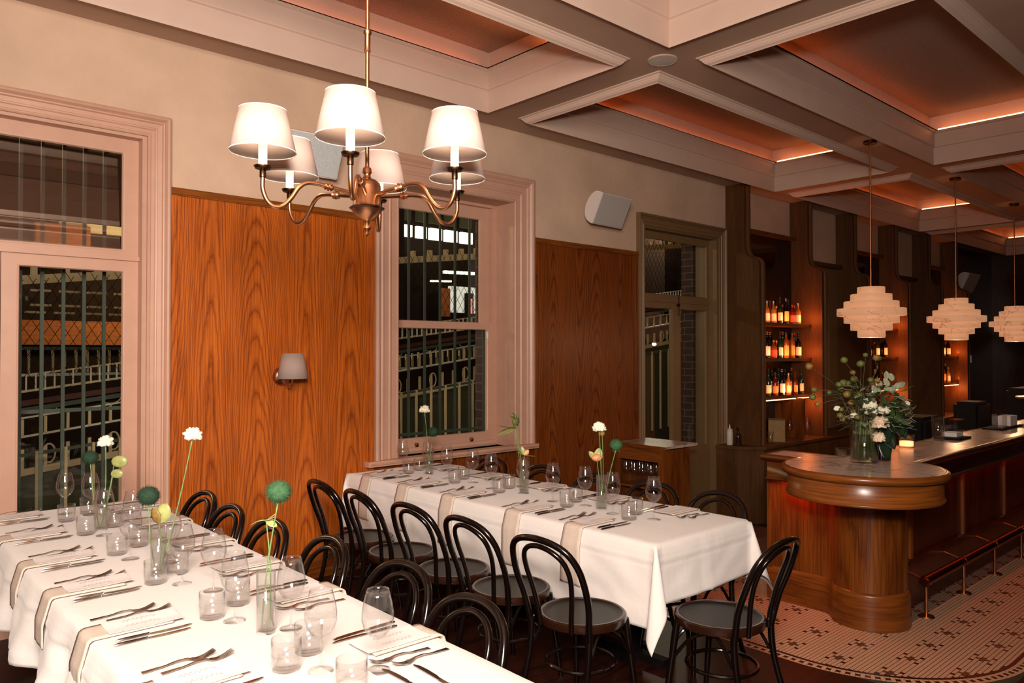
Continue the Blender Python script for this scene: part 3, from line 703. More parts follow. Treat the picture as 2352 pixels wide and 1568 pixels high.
vp = empty('vent_panel', (9.35, 7.7, 0), 0, 'pale panel with two columns of square vents outside the narrow door', 'panel')
b = BM(); box(b, -.1, .75, 0, .04, -.3, 1.62); obj('sheet', b, M['dark_trim'], vp)
b = BM()
for i in range(7):
    for j in range(2): box(b, .26 + j * .13, .36 + j * .13, -.01, .0, .15 + i * .185, .29 + i * .185)
obj('vent_square', b, M['black'], vp)['kind'] = 'stuff'
b = BM(); box(b, -20, 40, 5.5, 40, -3.2, -3.0); struct('ground', b, M['asphalt'])

# ------------------------------------------------------------------ tables and cloths
TZ = .76
def table(x0, x1, y0, y1, label):
    t = empty('dining_table', ((x0 + x1) / 2, (y0 + y1) / 2, 0), 0, label, 'table', 'dining tables')
    hx, hy = (x1 - x0) / 2, (y1 - y0) / 2
    b = BM(); box(b, -hx, hx, -hy, hy, TZ - .032, TZ - .003); obj('tabletop', b, M['floor'], t)
    k = 3
    for i in range(k):
        yy = -hy + (i + .5) * 2 * hy / k
        b = BM(); box(b, -.04, .04, yy - .04, yy + .04, .04, TZ - .03); obj('pedestal', b, M['black'], t)
        b = BM(); box(b, -.13, .13, yy - .03, yy + .03, .0, .04); box(b, -.03, .03, yy - .24, yy + .24, .0, .04); obj('foot', b, M['black'], t)
    return t
table(.64, 1.455, 1.39, 5.055, 'long dining table under white linen, set beside the glazed double door')
table(2.925, 3.725, 2.23, 5.055, 'long dining table under white linen, reaching the sash window sill')
def cloth(name, x0, x1, y0, y1, hx0, hx1, hy0, hy1, label, wave=(0, 0, 0, 0), seed=0, creases=True):
    """linen laid over the table: overhang per side, corner pleats, pressed crease lines"""
    def axis(a0, a1, h0, h1, st, sh):
        n0 = max(2, int(h0 / sh)); n1 = max(2, int(h1 / sh)); m = max(2, int((a1 - a0) / st))
        return [-h0 * (n0 - i) / n0 for i in range(n0)] + [(a0, a1, i / m) for i in range(m + 1)] + [h1 * (i + 1) / n1 for i in range(n1)]
    U = axis(x0, x1, hx0, hx1, .04, .013); V = axis(y0, y1, hy0, hy1, .032, .013)
    bm = BM(); grid = []
    def sgn(q): return 0 if isinstance(q, tuple) else (1 if q > 0 else -1)
    for u in U:
        row = []
        for v in V:
            su, sv = sgn(u), sgn(v)
            X = u[0] + (u[1] - u[0]) * u[2] if su == 0 else (x1 if su > 0 else x0)
            Y = v[0] + (v[1] - v[0]) * v[2] if sv == 0 else (y1 if sv > 0 else y0)
            du = 0 if su == 0 else abs(u); dv = 0 if sv == 0 else abs(v)
            z = TZ + .002
            if du == 0 and dv == 0:
                z += .0012 * noise.noise((X * 5 + seed, Y * 5, 0))
                if creases and abs(X - (x0 + x1) / 2) < .021: z += .0016
            elif dv == 0 or du == 0:
                d = du or dv; along = Y if du else X; i = (0 if su < 0 else 1) if du else (2 if sv < 0 else 3); h = (hx0, hx1, hy0, hy1)[i]
                e0, e1 = (Y - y0, y1 - Y) if du else (X - x0, x1 - X); fade = min(1, e0 / .2, e1 / .2); t = d / h
                out = .006 + .012 * min(1, d / .05) + .016 * t * fade * (.5 + noise.noise((along * 4.5 + seed, t * 1.6, i)))
                out += wave[i] * fade * min(1, t * 1.15) ** 1.1 * (.55 + .5 * math.sin(along * 14.5 + 2.2 * noise.noise((along * 1.7, seed, 3))) + .25 * math.sin(along * 27 + 1.3))
                if creases and abs(d - .085) < .0075: out += .005
                if creases and abs(d - .098) < .0075: out -= .003
                out += .008 * fade * min(1, d / .12) * noise.noise((along * 7 + d * 9, d * 6 - along * 3, seed + 5))
                if creases and du == 0 and abs(along - (x0 + x1) / 2) < .03: out += .007 * min(1, d / .05)
                rr = .014; zz = d if d > rr else d * d / (2 * rr) + d * .3
                z -= zz if d > rr * 1.3 else zz * .9
                lat = 0 if not wave[i] else .02 * t * noise.noise((along * 6, 9 + seed, t))
                if du: X += su * out; Y += lat
                else: Y += sv * out; X += lat
            else:
                r_ = math.hypot(du, dv); ph = math.atan2(dv, du); s2 = math.sin(2 * ph)
                o = .018 + r_ * .30 * max(0, s2) ** .8; lat = r_ * .09 * math.sin(4 * ph) * (1 if s2 > 0 else 0)
                hz = math.hypot(o, lat); dr = math.sqrt(max(0, r_ * r_ - hz * hz * .9)) if r_ > .02 else r_ * .7
                X += su * (o * .72 * (math.cos(ph) * .6 + .55) - lat * -.7); Y += sv * (o * .72 * (math.sin(ph) * .6 + .55) - lat * .7); z -= dr
            row.append(bm.verts.new((X, Y, z)))
        grid.append(row)
    for i in range(len(U) - 1):
        for j in range(len(V) - 1): bm.faces.new((grid[i][j], grid[i + 1][j], grid[i + 1][j + 1], grid[i][j + 1]))
    o = obj(name, bm, M['linen'], smooth='full')
    m = o.modifiers.new('thickness', 'SOLIDIFY'); m.thickness = .0012; m.offset = 1
    return tag(o, label, 'tablecloth', 'white tablecloths')
cloth('tablecloth', .635, 1.46, 1.385, 5.06,   .30, .25, .25, .05, 'white linen tablecloth in loose pleats on the table beside the glazed double door', (.062, .012, .01, 0), 3, True)
cloth('tablecloth', 2.92, 3.73, 2.225, 5.06, .40, .32, .285, .05, 'white linen tablecloth with long pointed corner folds on the table under the sash window', (0.006, .006, 0, 0), 8, True)

# ------------------------------------------------------------------ bentwood chairs
def make_chair():
    t = empty('bentwood_chair', (0, 0, 0), 0, 'x', 'chair'); CH = M['chair']
    b = BM(); lathe(b, [(.0, .452), (.15, .450), (.178, .452), (.186, .458)], 40); obj('seat', b, M['seat'], t, smooth=True)
    b = BM(); lathe(b, [(.184, .455), (.188, .462), (.198, .463), (.206, .457), (.208, .44), (.204, .424), (.18, .42), (.178, .448)], 40); obj('seat_rim', b, M['seat_rim'], t, smooth=True)
    P = [(-.172, -.165, .40), (-.180, -.178, .47), (-.194, -.198, .56), (-.203, -.232, .65), (-.194, -.266, .74), (-.160, -.298, .807), (-.095, -.320, .844), (0, -.330, .857)]
    P += [(-x, y, z) for x, y, z in P[-2::-1]]
    b = BM(); tube(b, smooth_path(P, 6), .0150, 12); obj('back_hoop', b, CH, t, smooth=True)
    P = [(-.092, -.192, .425), (-.098, -.200, .50), (-.116, -.218, .60), (-.129, -.246, .69), (-.116, -.276, .76), (-.070, -.302, .804), (0, -.312, .821)]
    P += [(-x, y, z) for x, y, z in P[-2::-1]]
    b = BM(); tube(b, smooth_path(P, 6), .0118, 12); obj('inner_hoop', b, CH, t, smooth=True)
    for s in (-1, 1):
        b = BM(); tube(b, smooth_path([(s * .172, -.165, .44), (s * .172, -.175, .30), (s * .182, -.215, .13), (s * .19, -.255, 0)], 5), [.0155] * 5 + [.0145] * 5 + [.013] * 6, 10); obj('leg', b, CH, t, smooth=True)
        b = BM(); tube(b, smooth_path([(s * .15, .135, .43), (s * .165, .155, .25), (s * .185, .185, 0)], 5), [.0165] * 4 + [.0145] * 4 + [.0125] * 3, 10); obj('leg', b, CH, t, smooth=True)
    b = BM(); tube(b, [(.160 * math.cos(a), .160 * math.sin(a) - .01, .235) for a in [2 * PI * i / 28 for i in range(28)]], .0095, 8, closed=True); obj('leg_ring', b, CH, t, smooth=True)
    for s in (-1, 1):
        b = BM(); tube(b, smooth_path([(s * .165, .15, .25), (s * .15, .14, .34), (s * .11, .11, .40), (s * .04, .12, .425)], 5), .008, 8)
        tube(b, smooth_path([(s * .168, .14, .27), (s * .165, .07, .36), (s * .155, .0, .405), (s * .16, -.08, .41), (s * .17, -.16, .30)], 5), .008, 8); obj('brace', b, CH, t, smooth=True)
    return t
chair0 = make_chair(); used = [False]
def place_chair(x, y, rz, label, group):
    if not used[0]:
        used[0] = True; chair0.location = (x, y, 0); chair0.rotation_euler = (0, 0, rz); chair0['label'] = label; chair0['group'] = group; return chair0
    return dup(chair0, (x, y, 0), rz, label, group)
# chair faces local +Y ; back hoop top is .277 behind the seat centre
for i, (x, y) in enumerate([(2.645, 2.44), (2.65, 2.95), (2.635, 3.42), (2.63, 3.93), (2.63, 4.40)]):
    place_chair(x, y, R(-90 + (4, 0, 2, -2, 0)[i]), 'dark bentwood chair, %s from open floor, sconce side of sash-window table' % ORD[i], 'chairs on the sconce side of the window table')
for i, (x, y) in enumerate([(3.53, 2.475), (3.505, 2.90), (3.495, 3.37), (3.49, 3.88), (3.48, 4.42)]):
    place_chair(x, y, R(90 + (-3, 2, 0, 0, 2)[i]), 'dark bentwood chair, %s from open floor, bar side of sash-window table' % ORD[i], 'chairs on the bar side of the window table')
place_chair(3.09, 1.985, R(3), 'dark bentwood chair with glossy round seat at the free end of the sash-window table', 'end chairs')
for i, (x, y) in enumerate([(1.28, 1.95), (1.345, 2.44), (1.328, 3.01), (1.29, 3.49), (1.28, 3.97), (1.32, 4.45)]):
    place_chair(x, y, R(90 + (0, 2, -2, 1, 0, 2)[i]), 'dark bentwood chair, %s from near end, sconce side of double-door table' % ORD[i], 'chairs on the sconce side of the door table')
for i, (x, y) in enumerate([(.30, 2.55), (.31, 3.08), (.30, 3.62)]):
    place_chair(x, y, R(-90), 'dark bentwood chair, %s from near end, door side of double-door table' % ORD[i], 'chairs on the door side of the door table')

# ------------------------------------------------------------------ place settings (local frame: seat looks along +Y over the table, table edge at y = 0)
Z0 = TZ + .004
def fork_bm(L=.205):
    b = BM(); hw = lambda t: .0035 if .35 < t < .62 else (.0035 + (.35 - t) / .35 * .006 if t <= .35 else .0035)
    K_ = [(0, .0015), (.25, .004), (.5, .0105), (.6, .0100), (.68, .0045), (.76, .002), (.84, .004), (.92, .0095), (1, .017)]
    zs = lambda t: next(a[1] + (c[1] - a[1]) * (lambda q: q * q * (3 - 2 * q))((t - a[0]) / (c[0] - a[0])) for a, c in zip(K_, K_[1:]) if t <= c[0] + 1e-6)
    prev = None; n = 22; T1 = .74
    def sec(t, w):
        y = L * t; z = zs(t); return [b.verts.new(p) for p in ((-w, y, z), (w, y, z), (w, y, z + .0022), (-w, y, z + .0022))]
    def skin(A, B):
        for i in range(4): b.faces.new((A[i], A[(i + 1) % 4], B[(i + 1) % 4], B[i]))
    for k in range(n + 1):
        t = T1 * k / n; w_ = hw(t) if t < .6 else .0035 + (.0095) * min(1, (t - .6) / .12); s_ = sec(t, w_)
        if prev: skin(prev, s_)
        else: b.faces.new(s_)
        prev = s_
    b.faces.new(prev[::-1])
    for i in range(4):
        cx0 = -.0104 + i * .0069; pv = None
        for k in range(7):
            t = T1 + (1 - T1) * k / 6; y = L * t; z = zs(t); w_ = .0017 if k < 6 else .0008
            s_ = [b.verts.new(p) for p in ((cx0 - w_, y, z), (cx0 + w_, y, z), (cx0 + w_, y, z + .0022), (cx0 - w_, y, z + .0022))]
            if pv: skin(pv, s_)
            else: b.faces.new(s_)
            pv = s_
        b.faces.new(pv[::-1])
    return b
def knife_parts(root, L=.235):
    b = BM(); tube(b, [(0, 0, .006), (0, .012, .006), (0, .05, .006), (0, .095, .0062), (0, .10, .0062)], [.003, .0060, .0064, .0052, .006], 8); obj('handle', b, M['steel'], root, smooth=True)
    b = BM(); pts = [(-.002, .10), (.006, .105), (.0105, .13), (.0115, .18), (.009, .215), (.001, L), (-.004, L - .004), (-.004, .105)]
    a = [b.verts.new((x, y, .0055)) for x, y in pts]; c = [b.verts.new((x, y, .0072)) for x, y in pts]; n = len(pts); b.faces.new(a[::-1]); b.faces.new(c)
    for i in range(n): b.faces.new((a[i], a[(i + 1) % n], c[(i + 1) % n], c[i]))
    obj('blade', b, M['steel'], root)
fork0 = tag(obj('fork', fork_bm(), M['steel'], smooth=True), 'x', 'fork')
knife0 = empty('knife', (0, 0, 0), 0, 'x', 'knife'); knife_parts(knife0)
def napkin_bm(drop, wd=.13, ln=.235):
    b = BM(); n = 40; rows = []; tot = ln + drop
    for k in range(n + 1):
        s = tot * k / n
        if s <= ln: y, z = ln - s + .002, .004 + .004 * (1 if s < ln * .93 else 1)
        else:
            d = s - ln; r_ = .02
            if d < r_ * 1.57: a = d / r_; y, z = -r_ * math.sin(a) * 1.1, .008 - r_ * (1 - math.cos(a))
            else: y, z = -.022 - .022 * min(1, (d - .03) / .08), .008 - r_ - (d - r_ * 1.57)
        fl = 0 if s < ln else (s - ln) * .02
        rows.append([b.verts.new((-wd / 2 - fl + (wd + 2 * fl) * j / 6, y + (.0015 * math.sin(j * 1.9) if s > ln else 0), z + (0 if s > ln else .0012 * math.sin(j)))) for j in range(7)])
    for A, B in zip(rows, rows[1:]):
        for j in range(6): b.faces.new((A[j], A[j + 1], B[j + 1], B[j]))
    return b
def mk_nap(drop):
    o = obj('napkin', napkin_bm(drop), M['napkin'], smooth='full'); m = o.modifiers.new('thickness', 'SOLIDIFY'); m.thickness = .0055; m.offset = 0
    return tag(o, 'x', 'napkin')
nap_long = mk_nap(.31); nap_short = mk_nap(.19)
def mk_menu():
    b = BM(); n = 8; A = []
    for k in range(n + 1):
        x = -.062 + .124 * k / n; z = .0135 + .0015 * math.cos(k / n * 5)
        A.append([b.verts.new((x, .035, z + .001)), b.verts.new((x, .16, z)), b.verts.new((x, .262, z + .003))])
    for P_, Q in zip(A, A[1:]):
        b.faces.new((P_[0], Q[0], Q[1], P_[1])); b.faces.new((P_[1], Q[1], Q[2], P_[2]))
    o = obj('menu_card', b, M['paper']); m = o.modifiers.new('thickness', 'SOLIDIFY'); m.thickness = .0012
    tag(o, 'x', 'menu')
    b = BM(); r2 = random.Random(3)
    for ln in range(2):       # faint illegible script
        pts = [(-.03 + .05 * ln + .010 * math.sin(k * 1.9) + .004 * r2.random(), .09 + k * .0042, .0180) for k in range(26)]
        for p, q in zip(pts, pts[1:]):
            d = Vector((q[0] - p[0], q[1] - p[1])).normalized() * .0007
            b.faces.new([b.verts.new(v) for v in ((p[0] - d.y, p[1] + d.x, p[2]), (q[0] - d.y, q[1] + d.x, q[2]), (q[0] + d.y, q[1] - d.x, q[2]), (p[0] + d.y, p[1] - d.x, p[2]))])
    obj('printed_script', b, M['ink'], o, smooth='raw')
    return o
menu0 = mk_menu()
protos = {'fork': fork0, 'knife': knife0, 'napkin': nap_long, 'napkin_s': nap_short, 'menu': menu0}
first = {k: True for k in protos}
def put(k, loc, rz, label, group):
    p = protos[k]
    if first[k]:
        first[k] = False; p.location = loc; p.rotation_euler = (0, 0, rz); p['label'] = label; p['group'] = group; return p
    return dup(p, loc, rz, label, group)
def setting(ex, y, side, where, which, tname, drop):
    """ex: x of the table edge; side=+1 guest looks toward +X, -1 toward -X"""
    rz = R(-90) if side > 0 else R(90)
    def T(lx, ly): return (ex + side * ly, y + (-lx if side > 0 else lx) * 1.0, Z0)
    j = lambda a: rnd.uniform(-a, a)
    tail = '%s place from wall, %s side of %s' % (ORD[which], where, tname)
    g = tname + ' ' + where + ' side'
    put(drop, (ex, y, Z0), rz, 'beige napkin over table edge, ' + tail, 'napkins')
    put('menu', (ex + side * j(.006), y + j(.006), Z0 + .001), rz + j(.03), 'white menu card on the napkin, ' + tail, 'menu cards')
    # left hand of the guest: forks, right hand: knives
    for k, (lx, ly, nm2) in enumerate(((-.155, .035, 'outer'), (-.112, .075, 'inner'))):
        p = T(lx, ly); put('fork', (p[0], p[1], Z0 - .001), rz + j(.05), '%s steel fork, %s' % (nm2, tail), 'forks')
    for k, (lx, ly, nm2) in enumerate(((.112, .045, 'inner'), (.148, .03, 'outer'))):
        p = T(lx, ly); put('knife', (p[0], p[1], Z0 - .003), rz + j(.03), '%s steel knife, %s' % (nm2, tail), 'knives')
TW, TD = 'sash-window table', 'double-door table'
ys_w = [4.79, 4.32, 3.82, 3.21, 2.74]; ys_d = [4.92, 4.39, 3.80, 3.28, 2.73, 2.16]
for i, y in enumerate(ys_w): setting(2.92, y, 1, 'sconce', i, TW, 'napkin')
for i, y in enumerate([4.78, 4.24, 3.66, 3.10, 2.60]): setting(3.73, y, -1, 'bar', i, TW, 'napkin')
for i, y in enumerate(ys_d): setting(.635, y, 1, 'door', i, TD, 'napkin_s')
for i, y in enumerate([4.80, 4.30, 3.70, 3.18, 2.66, 2.03]): setting(1.46, y, -1, 'sconce', i, TD, 'napkin_s')
# head-of-table place at the near end
put('knife', (1.200, 1.645, Z0 - .003), R(2), 'inner steel knife laid lengthwise at the near end of the double-door table', 'knives')
put('knife', (1.268, 1.61, Z0 - .003), R(-2), 'outer steel knife laid lengthwise at the near end of the double-door table', 'knives')
put('menu', (1.075, 1.60, Z0 + .001), R(0), 'white menu card at the near end place of the double-door table', 'menu cards')

# ------------------------------------------------------------------ glassware
def mk_wine():
    t = empty('wine_glass', (0, 0, 0), 0, 'x', 'wine glass')
    b = BM(); lathe(b, [(.006, .092), (.014, .096), (.028, .106), (.040, .124), (.0465, .146), (.046, .168), (.042, .192), (.036, .216), (.0325, .232), (.0315, .232), (.035, .215), (.041, .19), (.045, .166), (.0455, .147), (.039, .126), (.027, .108), (.012, .099), (0, .098)], 28); obj('bowl', b, M['wine'], t, smooth='full')
    b = BM(); lathe(b, [(.006, .093), (.0042, .085), (.0036, .05), (.0042, .014), (.008, .007)], 12); obj('stem', b, M['wine'], t, smooth='full')
    b = BM(); lathe(b, [(.008, .007), (.022, .0038), (.0365, .002), (.037, .0), (0, 0)], 28); obj('foot', b, M['wine'], t, smooth='full')
    return t
def mk_tumbler():
    o = empty('tumbler', (0, 0, 0), 0, 'x', 'tumbler')
    b = BM(); lathe(b, [(0, 0), (.036, 0), (.0405, .004), (.0425, .045), (.0430, .09), (.0415, .09), (.0405, .046), (.0385, .014), (0, .012)], 26); obj('body', b, M['tumbler'], o, smooth='full')
    b = BM(); tube(b, [(.0424 * math.cos(a), .0424 * math.sin(a), .0455) for a in [2 * PI * i / 26 for i in range(26)]], .0007, 5, closed=True); obj('ridge', b, M['tumbler'], o, smooth='full')
    return o
wine0, tum0 = mk_wine(), mk_tumbler(); fw = [True, True]
def put_glass(k, x, y, z, label, group, s=None):
    p = (wine0, tum0)[k]
    if fw[k]:
        fw[k] = False; p.location = (x, y, z); p['label'] = label; p['group'] = group; return p
    return dup(p, (x, y, z), rnd.uniform(0, 6), label, group, s)
wt = [(3.282, 4.892), (3.352, 4.66), (3.318, 4.382), (3.350, 4.124), (3.30, 3.867), (3.345, 3.60), (3.30, 3.286), (3.345, 3.061), (3.295, 2.807), (3.349, 2.561)]
for i, (x, y) in enumerate(wt): put_glass(0, x, y, Z0, 'empty stemmed wine glass, %s from the wall on the sash-window table' % ORD[i], 'wine glasses on the window table')
for i, (x, y) in enumerate([(3.25, 4.765), (3.40, 4.84), (3.25, 4.202), (3.40, 4.29), (3.25, 3.73), (3.40, 3.80), (3.25, 3.121), (3.40, 3.19), (3.25, 2.652), (3.39, 2.72)]):
    put_glass(1, x, y, Z0, 'short clear tumbler, %s from wall, %s side of sash-window table' % (ORD[i // 2], ('sconce', 'bar')[i % 2]), 'tumblers on the window table')
wd_ = [(1.00, 4.871), (1.10, 4.75), (1.03, 4.18), (1.12, 4.02), (1.00, 3.624), (1.11, 3.45), (1.045, 3.102), (1.105, 2.934), (1.036, 2.558), (1.146, 2.364), (1.058, 1.993), (1.18, 1.885)]
for i, (x, y) in enumerate(wd_): put_glass(0, x, y, Z0, 'empty stemmed wine glass, %s from the wall on the double-door table' % ORD[i], 'wine glasses on the door table')
for i, (x, y) in enumerate([(.964, 4.66), (1.10, 4.80), (.967, 4.259), (1.12, 4.352), (.977, 3.748), (1.094, 3.84), (.97, 3.182), (1.08, 3.26), (.99, 2.64), (1.112, 2.72), (.99, 2.07), (1.095, 2.14)]):
    put_glass(1, x, y, Z0, 'short clear tumbler, %s from wall, %s side of double-door table' % (ORD[i // 2], ('door', 'sconce')[i % 2]), 'tumblers on the door table')
put_glass(1, 1.055, 1.815, Z0, 'short clear tumbler nearest the free end of the double-door table', 'tumblers on the door table')
# bud vases
def mk_vase():
    t = empty('bud_vase', (0, 0, 0), 0, 'x', 'vase')
    b = BM(); lathe(b, [(0, 0), (.0285, 0), (.030, .003), (.0305, .20), (.0285, .20), (.028, .014), (0, .012)], 26); obj('cylinder', b, M['vase'], t, smooth='full')
    b = BM(); lathe(b, [(0, .015), (.0275, .015), (.0275, .148), (.0285, .150), (0, .149)], 22); obj('water', b, M['water'], t, smooth='full')
    return t
vase0 = mk_vase(); vs_ = [(1.068, 2.383, 'double-door table, closest to the free end'), (1.014, 3.289, 'double-door table, in the middle'), (1.049, 4.31, 'double-door table, closest to the door'),
       (3.332, 2.923, 'sash-window table, closest to the free end'), (3.374, 3.626, 'sash-window table, in the middle'), (3.336, 4.622, 'sash-window table, closest to the window')]
for i, (x, y, s) in enumerate(vs_):
    if i == 0: vase0.location = (x, y, Z0); vase0['label'] = 'slim clear cylinder vase with water on the ' + s; vase0['group'] = 'bud vases'
    else: dup(vase0, (x, y, Z0), 0, 'slim clear cylinder vase with water on the ' + s, 'bud vases')

# ------------------------------------------------------------------ cut flowers standing in the bud vases
def stem_to(root, base, top, r=.0022, bend=.01, mat='stem', knots=True):
    base, top = Vector(base), Vector(top); mid = (base + top) / 2 + Vector((bend, -bend * .6, 0))
    pts = smooth_path([base, mid, top], 7); rad = [r * (1.5 if (knots and i % 5 == 3) else 1) for i in range(len(pts))]
    b = BM(); tube(b, pts, rad, 6); obj('stem', b, M[mat], root, smooth=True)
def petals(root, c, rad, cnt, mat, name='bloom', layers=4, seed=0):
    """frilled carnation or rose head: tightly crumpled petals around a domed core"""
    b = BM(); g = bmesh.ops.create_icosphere(b, subdivisions=5, radius=1); c = Vector(c)
    for v in g['verts']:
        d = v.co.normalized(); a = math.atan2(d.y, d.x); q = d * 1.0
        f1 = noise.noise(q * 2.6 + Vector((seed, 0, 0))); f2 = noise.noise(q * 6.5 + Vector((0, seed * 2, 0))); rid = 1 - abs(f2) * 2.2
        k = .78 + .30 * f1 + .20 * rid + .05 * math.sin(a * 17 + d.z * 6)
        if d.z < -.45: k *= max(.5, 1 + (d.z + .45) * 1.0)
        v.co = c + Vector((d.x * 1.08, d.y * 1.08, d.z * .98)) * rad * k
    return obj(name, b, M[mat], root, smooth='full')
def carnation(base, top, rad, label, seed=0):
    rad *= 1.05
    t = empty('carnation', base, 0, label, 'flower', 'cut flowers'); B0 = Vector(base); T0 = Vector(top) - B0
    stem_to(t, (0, 0, 0), T0 - Vector((0, 0, .012)), .0022, .006)
    b = BM(); lathe(b, [(.003, -.018), (.008, -.010), (.0095, .0), (.012, .008)], 10, tuple(T0)); obj('calyx', b, M['stem'], t, smooth=True)
    petals(t, T0, rad, 9, 'petal', seed=seed)
def fluff(base, top, rad, label, mat='ball', spread=1, seed=0, up=False):
    t = empty('green_dianthus', base, 0, label, 'flower', 'cut flowers'); B0 = Vector(base); T0 = Vector(top) - B0
    stem_to(t, (0, 0, 0), T0 - Vector((0, 0, rad * .5)), .0023, -.006)
    r2 = random.Random(seed); b = BM(); blob(b, T0, rad * .8, rad * .8, rad * .72, 3)
    n = 900
    for i in range(n):
        z = 1 - 2 * (i + .5) / n; a = i * 2.39996; q = math.sqrt(1 - z * z); d = Vector((q * math.cos(a), q * math.sin(a), z)); d2 = (d + Vector([r2.uniform(-.35, .35) for _ in range(3)])).normalized()
        if up and z < -.3: continue
        p = T0 + Vector((d.x, d.y, d.z * .88)) * rad * .74; e = p + d2 * rad * r2.uniform(.18, .34); s = d2.orthogonal().normalized() * .0008; s2 = s.cross(d2).normalized() * .0008
        vv = [b.verts.new(p + s), b.verts.new(p - s * .5 + s2), b.verts.new(p - s * .5 - s2), b.verts.new(e)]
        for f in ((0, 1, 3), (1, 2, 3), (2, 0, 3)): b.faces.new([vv[k] for k in f])
    for i in range(8):
        a = i * .8; p = T0 + Vector((math.cos(a), math.sin(a), 0)) * rad * .5 - Vector((0, 0, rad * .6)); tube(b, [T0 - Vector((0, 0, rad * .6)), p + Vector((0, 0, -.004)), p + Vector((0, 0, -rad * .35))], [.0012, .0016, .0004], 4)
    obj('fluffy_head', b, M[mat], t, smooth='full')
def petal_bm(b, c, u, n, L, wd, curl=.3):
    c, u, n = Vector(c), Vector(u).normalized(), Vector(n).normalized(); v = u.cross(n).normalized(); rows = []
    for s in range(8):
        t = s / 7; wv = wd * math.sin(PI * min(1, t * .93 + .07)) ** .7; row = []
        for q in range(5):
            f = q / 2 - 1; row.append(b.verts.new(c + u * L * t * (1 - .1 * curl) + v * wv * f + n * (curl * L * (t * t - t * .3) + .18 * wv * f * f)))
        rows.append(row)
    for A, B in zip(rows, rows[1:]):
        for q in range(4): b.faces.new((A[q], A[q + 1], B[q + 1], B[q]))
def petal_flower(name, base, top, specs, label, cat='flower', stem='stem', extra=None):
    t = empty(name, base, 0, label, cat, 'cut flowers'); B0 = Vector(base); T0 = Vector(top) - B0
    stem_to(t, (0, 0, 0), T0, .002, .007, stem, False)
    by = {}
    for m, u, n_, L, wd, curl in specs: by.setdefault(m, []).append((u, n_, L, wd, curl))
    for m, l in by.items():
        b = BM()
        for u, n_, L, wd, curl in l: petal_bm(b, T0, u, n_, L, wd, curl)
        o = obj('petal', b, M[m], t, smooth='full'); mo_ = o.modifiers.new('thickness', 'SOLIDIFY'); mo_.thickness = .0008
    if extra:
        b = BM(); blob(b, T0 + Vector(extra[1]), *extra[2], 2); obj('bud', b, M[extra[0]], t, smooth=True)
    return t
VB = [(x, y, Z0 + .016) for x, y, _ in vs_]
def vb(i, dx=0, dy=0): return (VB[i][0] + dx, VB[i][1] + dy, VB[i][2])
dl = 'double-door table'; wl = 'sash-window table'
fluff(vb(0, -.012, .006), (1.096, 2.353, 1.222), .046, 'tall fluffy green dianthus ball, vase nearest the free end of the ' + dl, seed=1)
petal_flower('orchid_bloom', vb(0, .01, -.008), (1.068, 2.383, 1.128), [('anth', (-1, .8, .0), (0, 0, 1), .05, .011, -.5), ('anth', (.7, -.6, -.6), (-.5, -.5, 1), .045, .012, .2), ('anth', (.6, -.9, .25), (0, 0, 1), .035, .010, .3), ('orange', (.9, -.4, .6), (-.6, .2, .8), .040, .006, .1)], 'small yellow-green orchid below the tall fluffy ball, ' + dl)
fluff(vb(1, -.01, .006), (.982, 3.316, 1.088), .049, 'dark green dianthus ball beside the leaning carnation, ' + dl, 'ball_dark', seed=2)
carnation(vb(1, .008, .0), (1.114, 3.193, 1.335), .032, 'cream carnation leaning right on a long stem in the middle vase, ' + dl, 4)
petal_flower('anthurium_bloom', vb(1, .0, -.008), (1.015, 3.289, .975), [('anth', (.25, -.2, 1), (.6, .6, 0), .088, .034, .1), ('gold', (-.35, .3, .9), (.6, .6, .2), .07, .022, .15)], 'yellow-green spathe flower low in the middle vase, ' + dl)
carnation(vb(2, .006, 0), (1.063, 4.293, 1.212), .034, 'pale carnation standing in the vase closest to the door, ' + dl, 5)
fluff(vb(2, -.01, 0), (1.005, 4.345, 1.135), .044, 'dark green dianthus in the vase closest to the door, ' + dl, 'ball_dark', seed=3)
for p, s, lab in (((1.117, 4.246, 1.115), .042, 'upper round yellow-green spathe'), ((1.108, 4.256, 1.052), .032, 'lower round yellow-green spathe')):
    t = empty('spathe_flower', vb(2, .0, .006), 0, lab + ' in the vase closest to the door, ' + dl, 'flower', 'cut flowers'); T0 = Vector(p) - Vector(vb(2, .0, .006))
    stem_to(t, (0, 0, 0), T0 - Vector((s * .5, -s * .3, 0)), .002, .004); b = BM(); blob(b, T0, s, s * .35, s * .72, 3, .02, Matrix.Rotation(R(-40), 3, 'Z')); obj('spathe', b, M['anth'], t, smooth=True)
carnation(vb(3, -.006, 0), (3.32, 2.93, 1.236), .034, 'cream carnation above a bud in the vase closest to the free end, ' + wl, 6)
t = petal_flower('billy_bud', vb(3, .004, .004), (3.334, 2.918, 1.195), [], 'small round ochre bud under the carnation, ' + wl, extra=('gold', (0, 0, .008), (.016, .016, .016)))
fluff(vb(3, .012, -.008), (3.394, 2.865, 1.137), .043, 'spiky green dianthus brush leaning right, vase nearest free end of ' + wl, seed=5, up=True)
petal_flower('ranunculus_bloom', vb(3, -.012, .004), (3.312, 2.94, 1.050), [('orange', (1, -.5, .4), (0, 0, 1), .040, .022, .5), ('orange', (-1, .4, .5), (0, 0, 1), .040, .022, .5), ('orange', (-.2, -1, .6), (0, 0, 1), .036, .022, .4), ('anth', (-.9, .6, 1.1), (.5, .5, .2), .07, .018, .2), ('anth', (.3, -.1, 1.2), (-.6, -.6, .1), .075, .024, .1)], 'orange veined bloom with green outer petals, vase closest to the free end of ' + wl, extra=('orange', (0, 0, .014), (.034, .030, .022)))
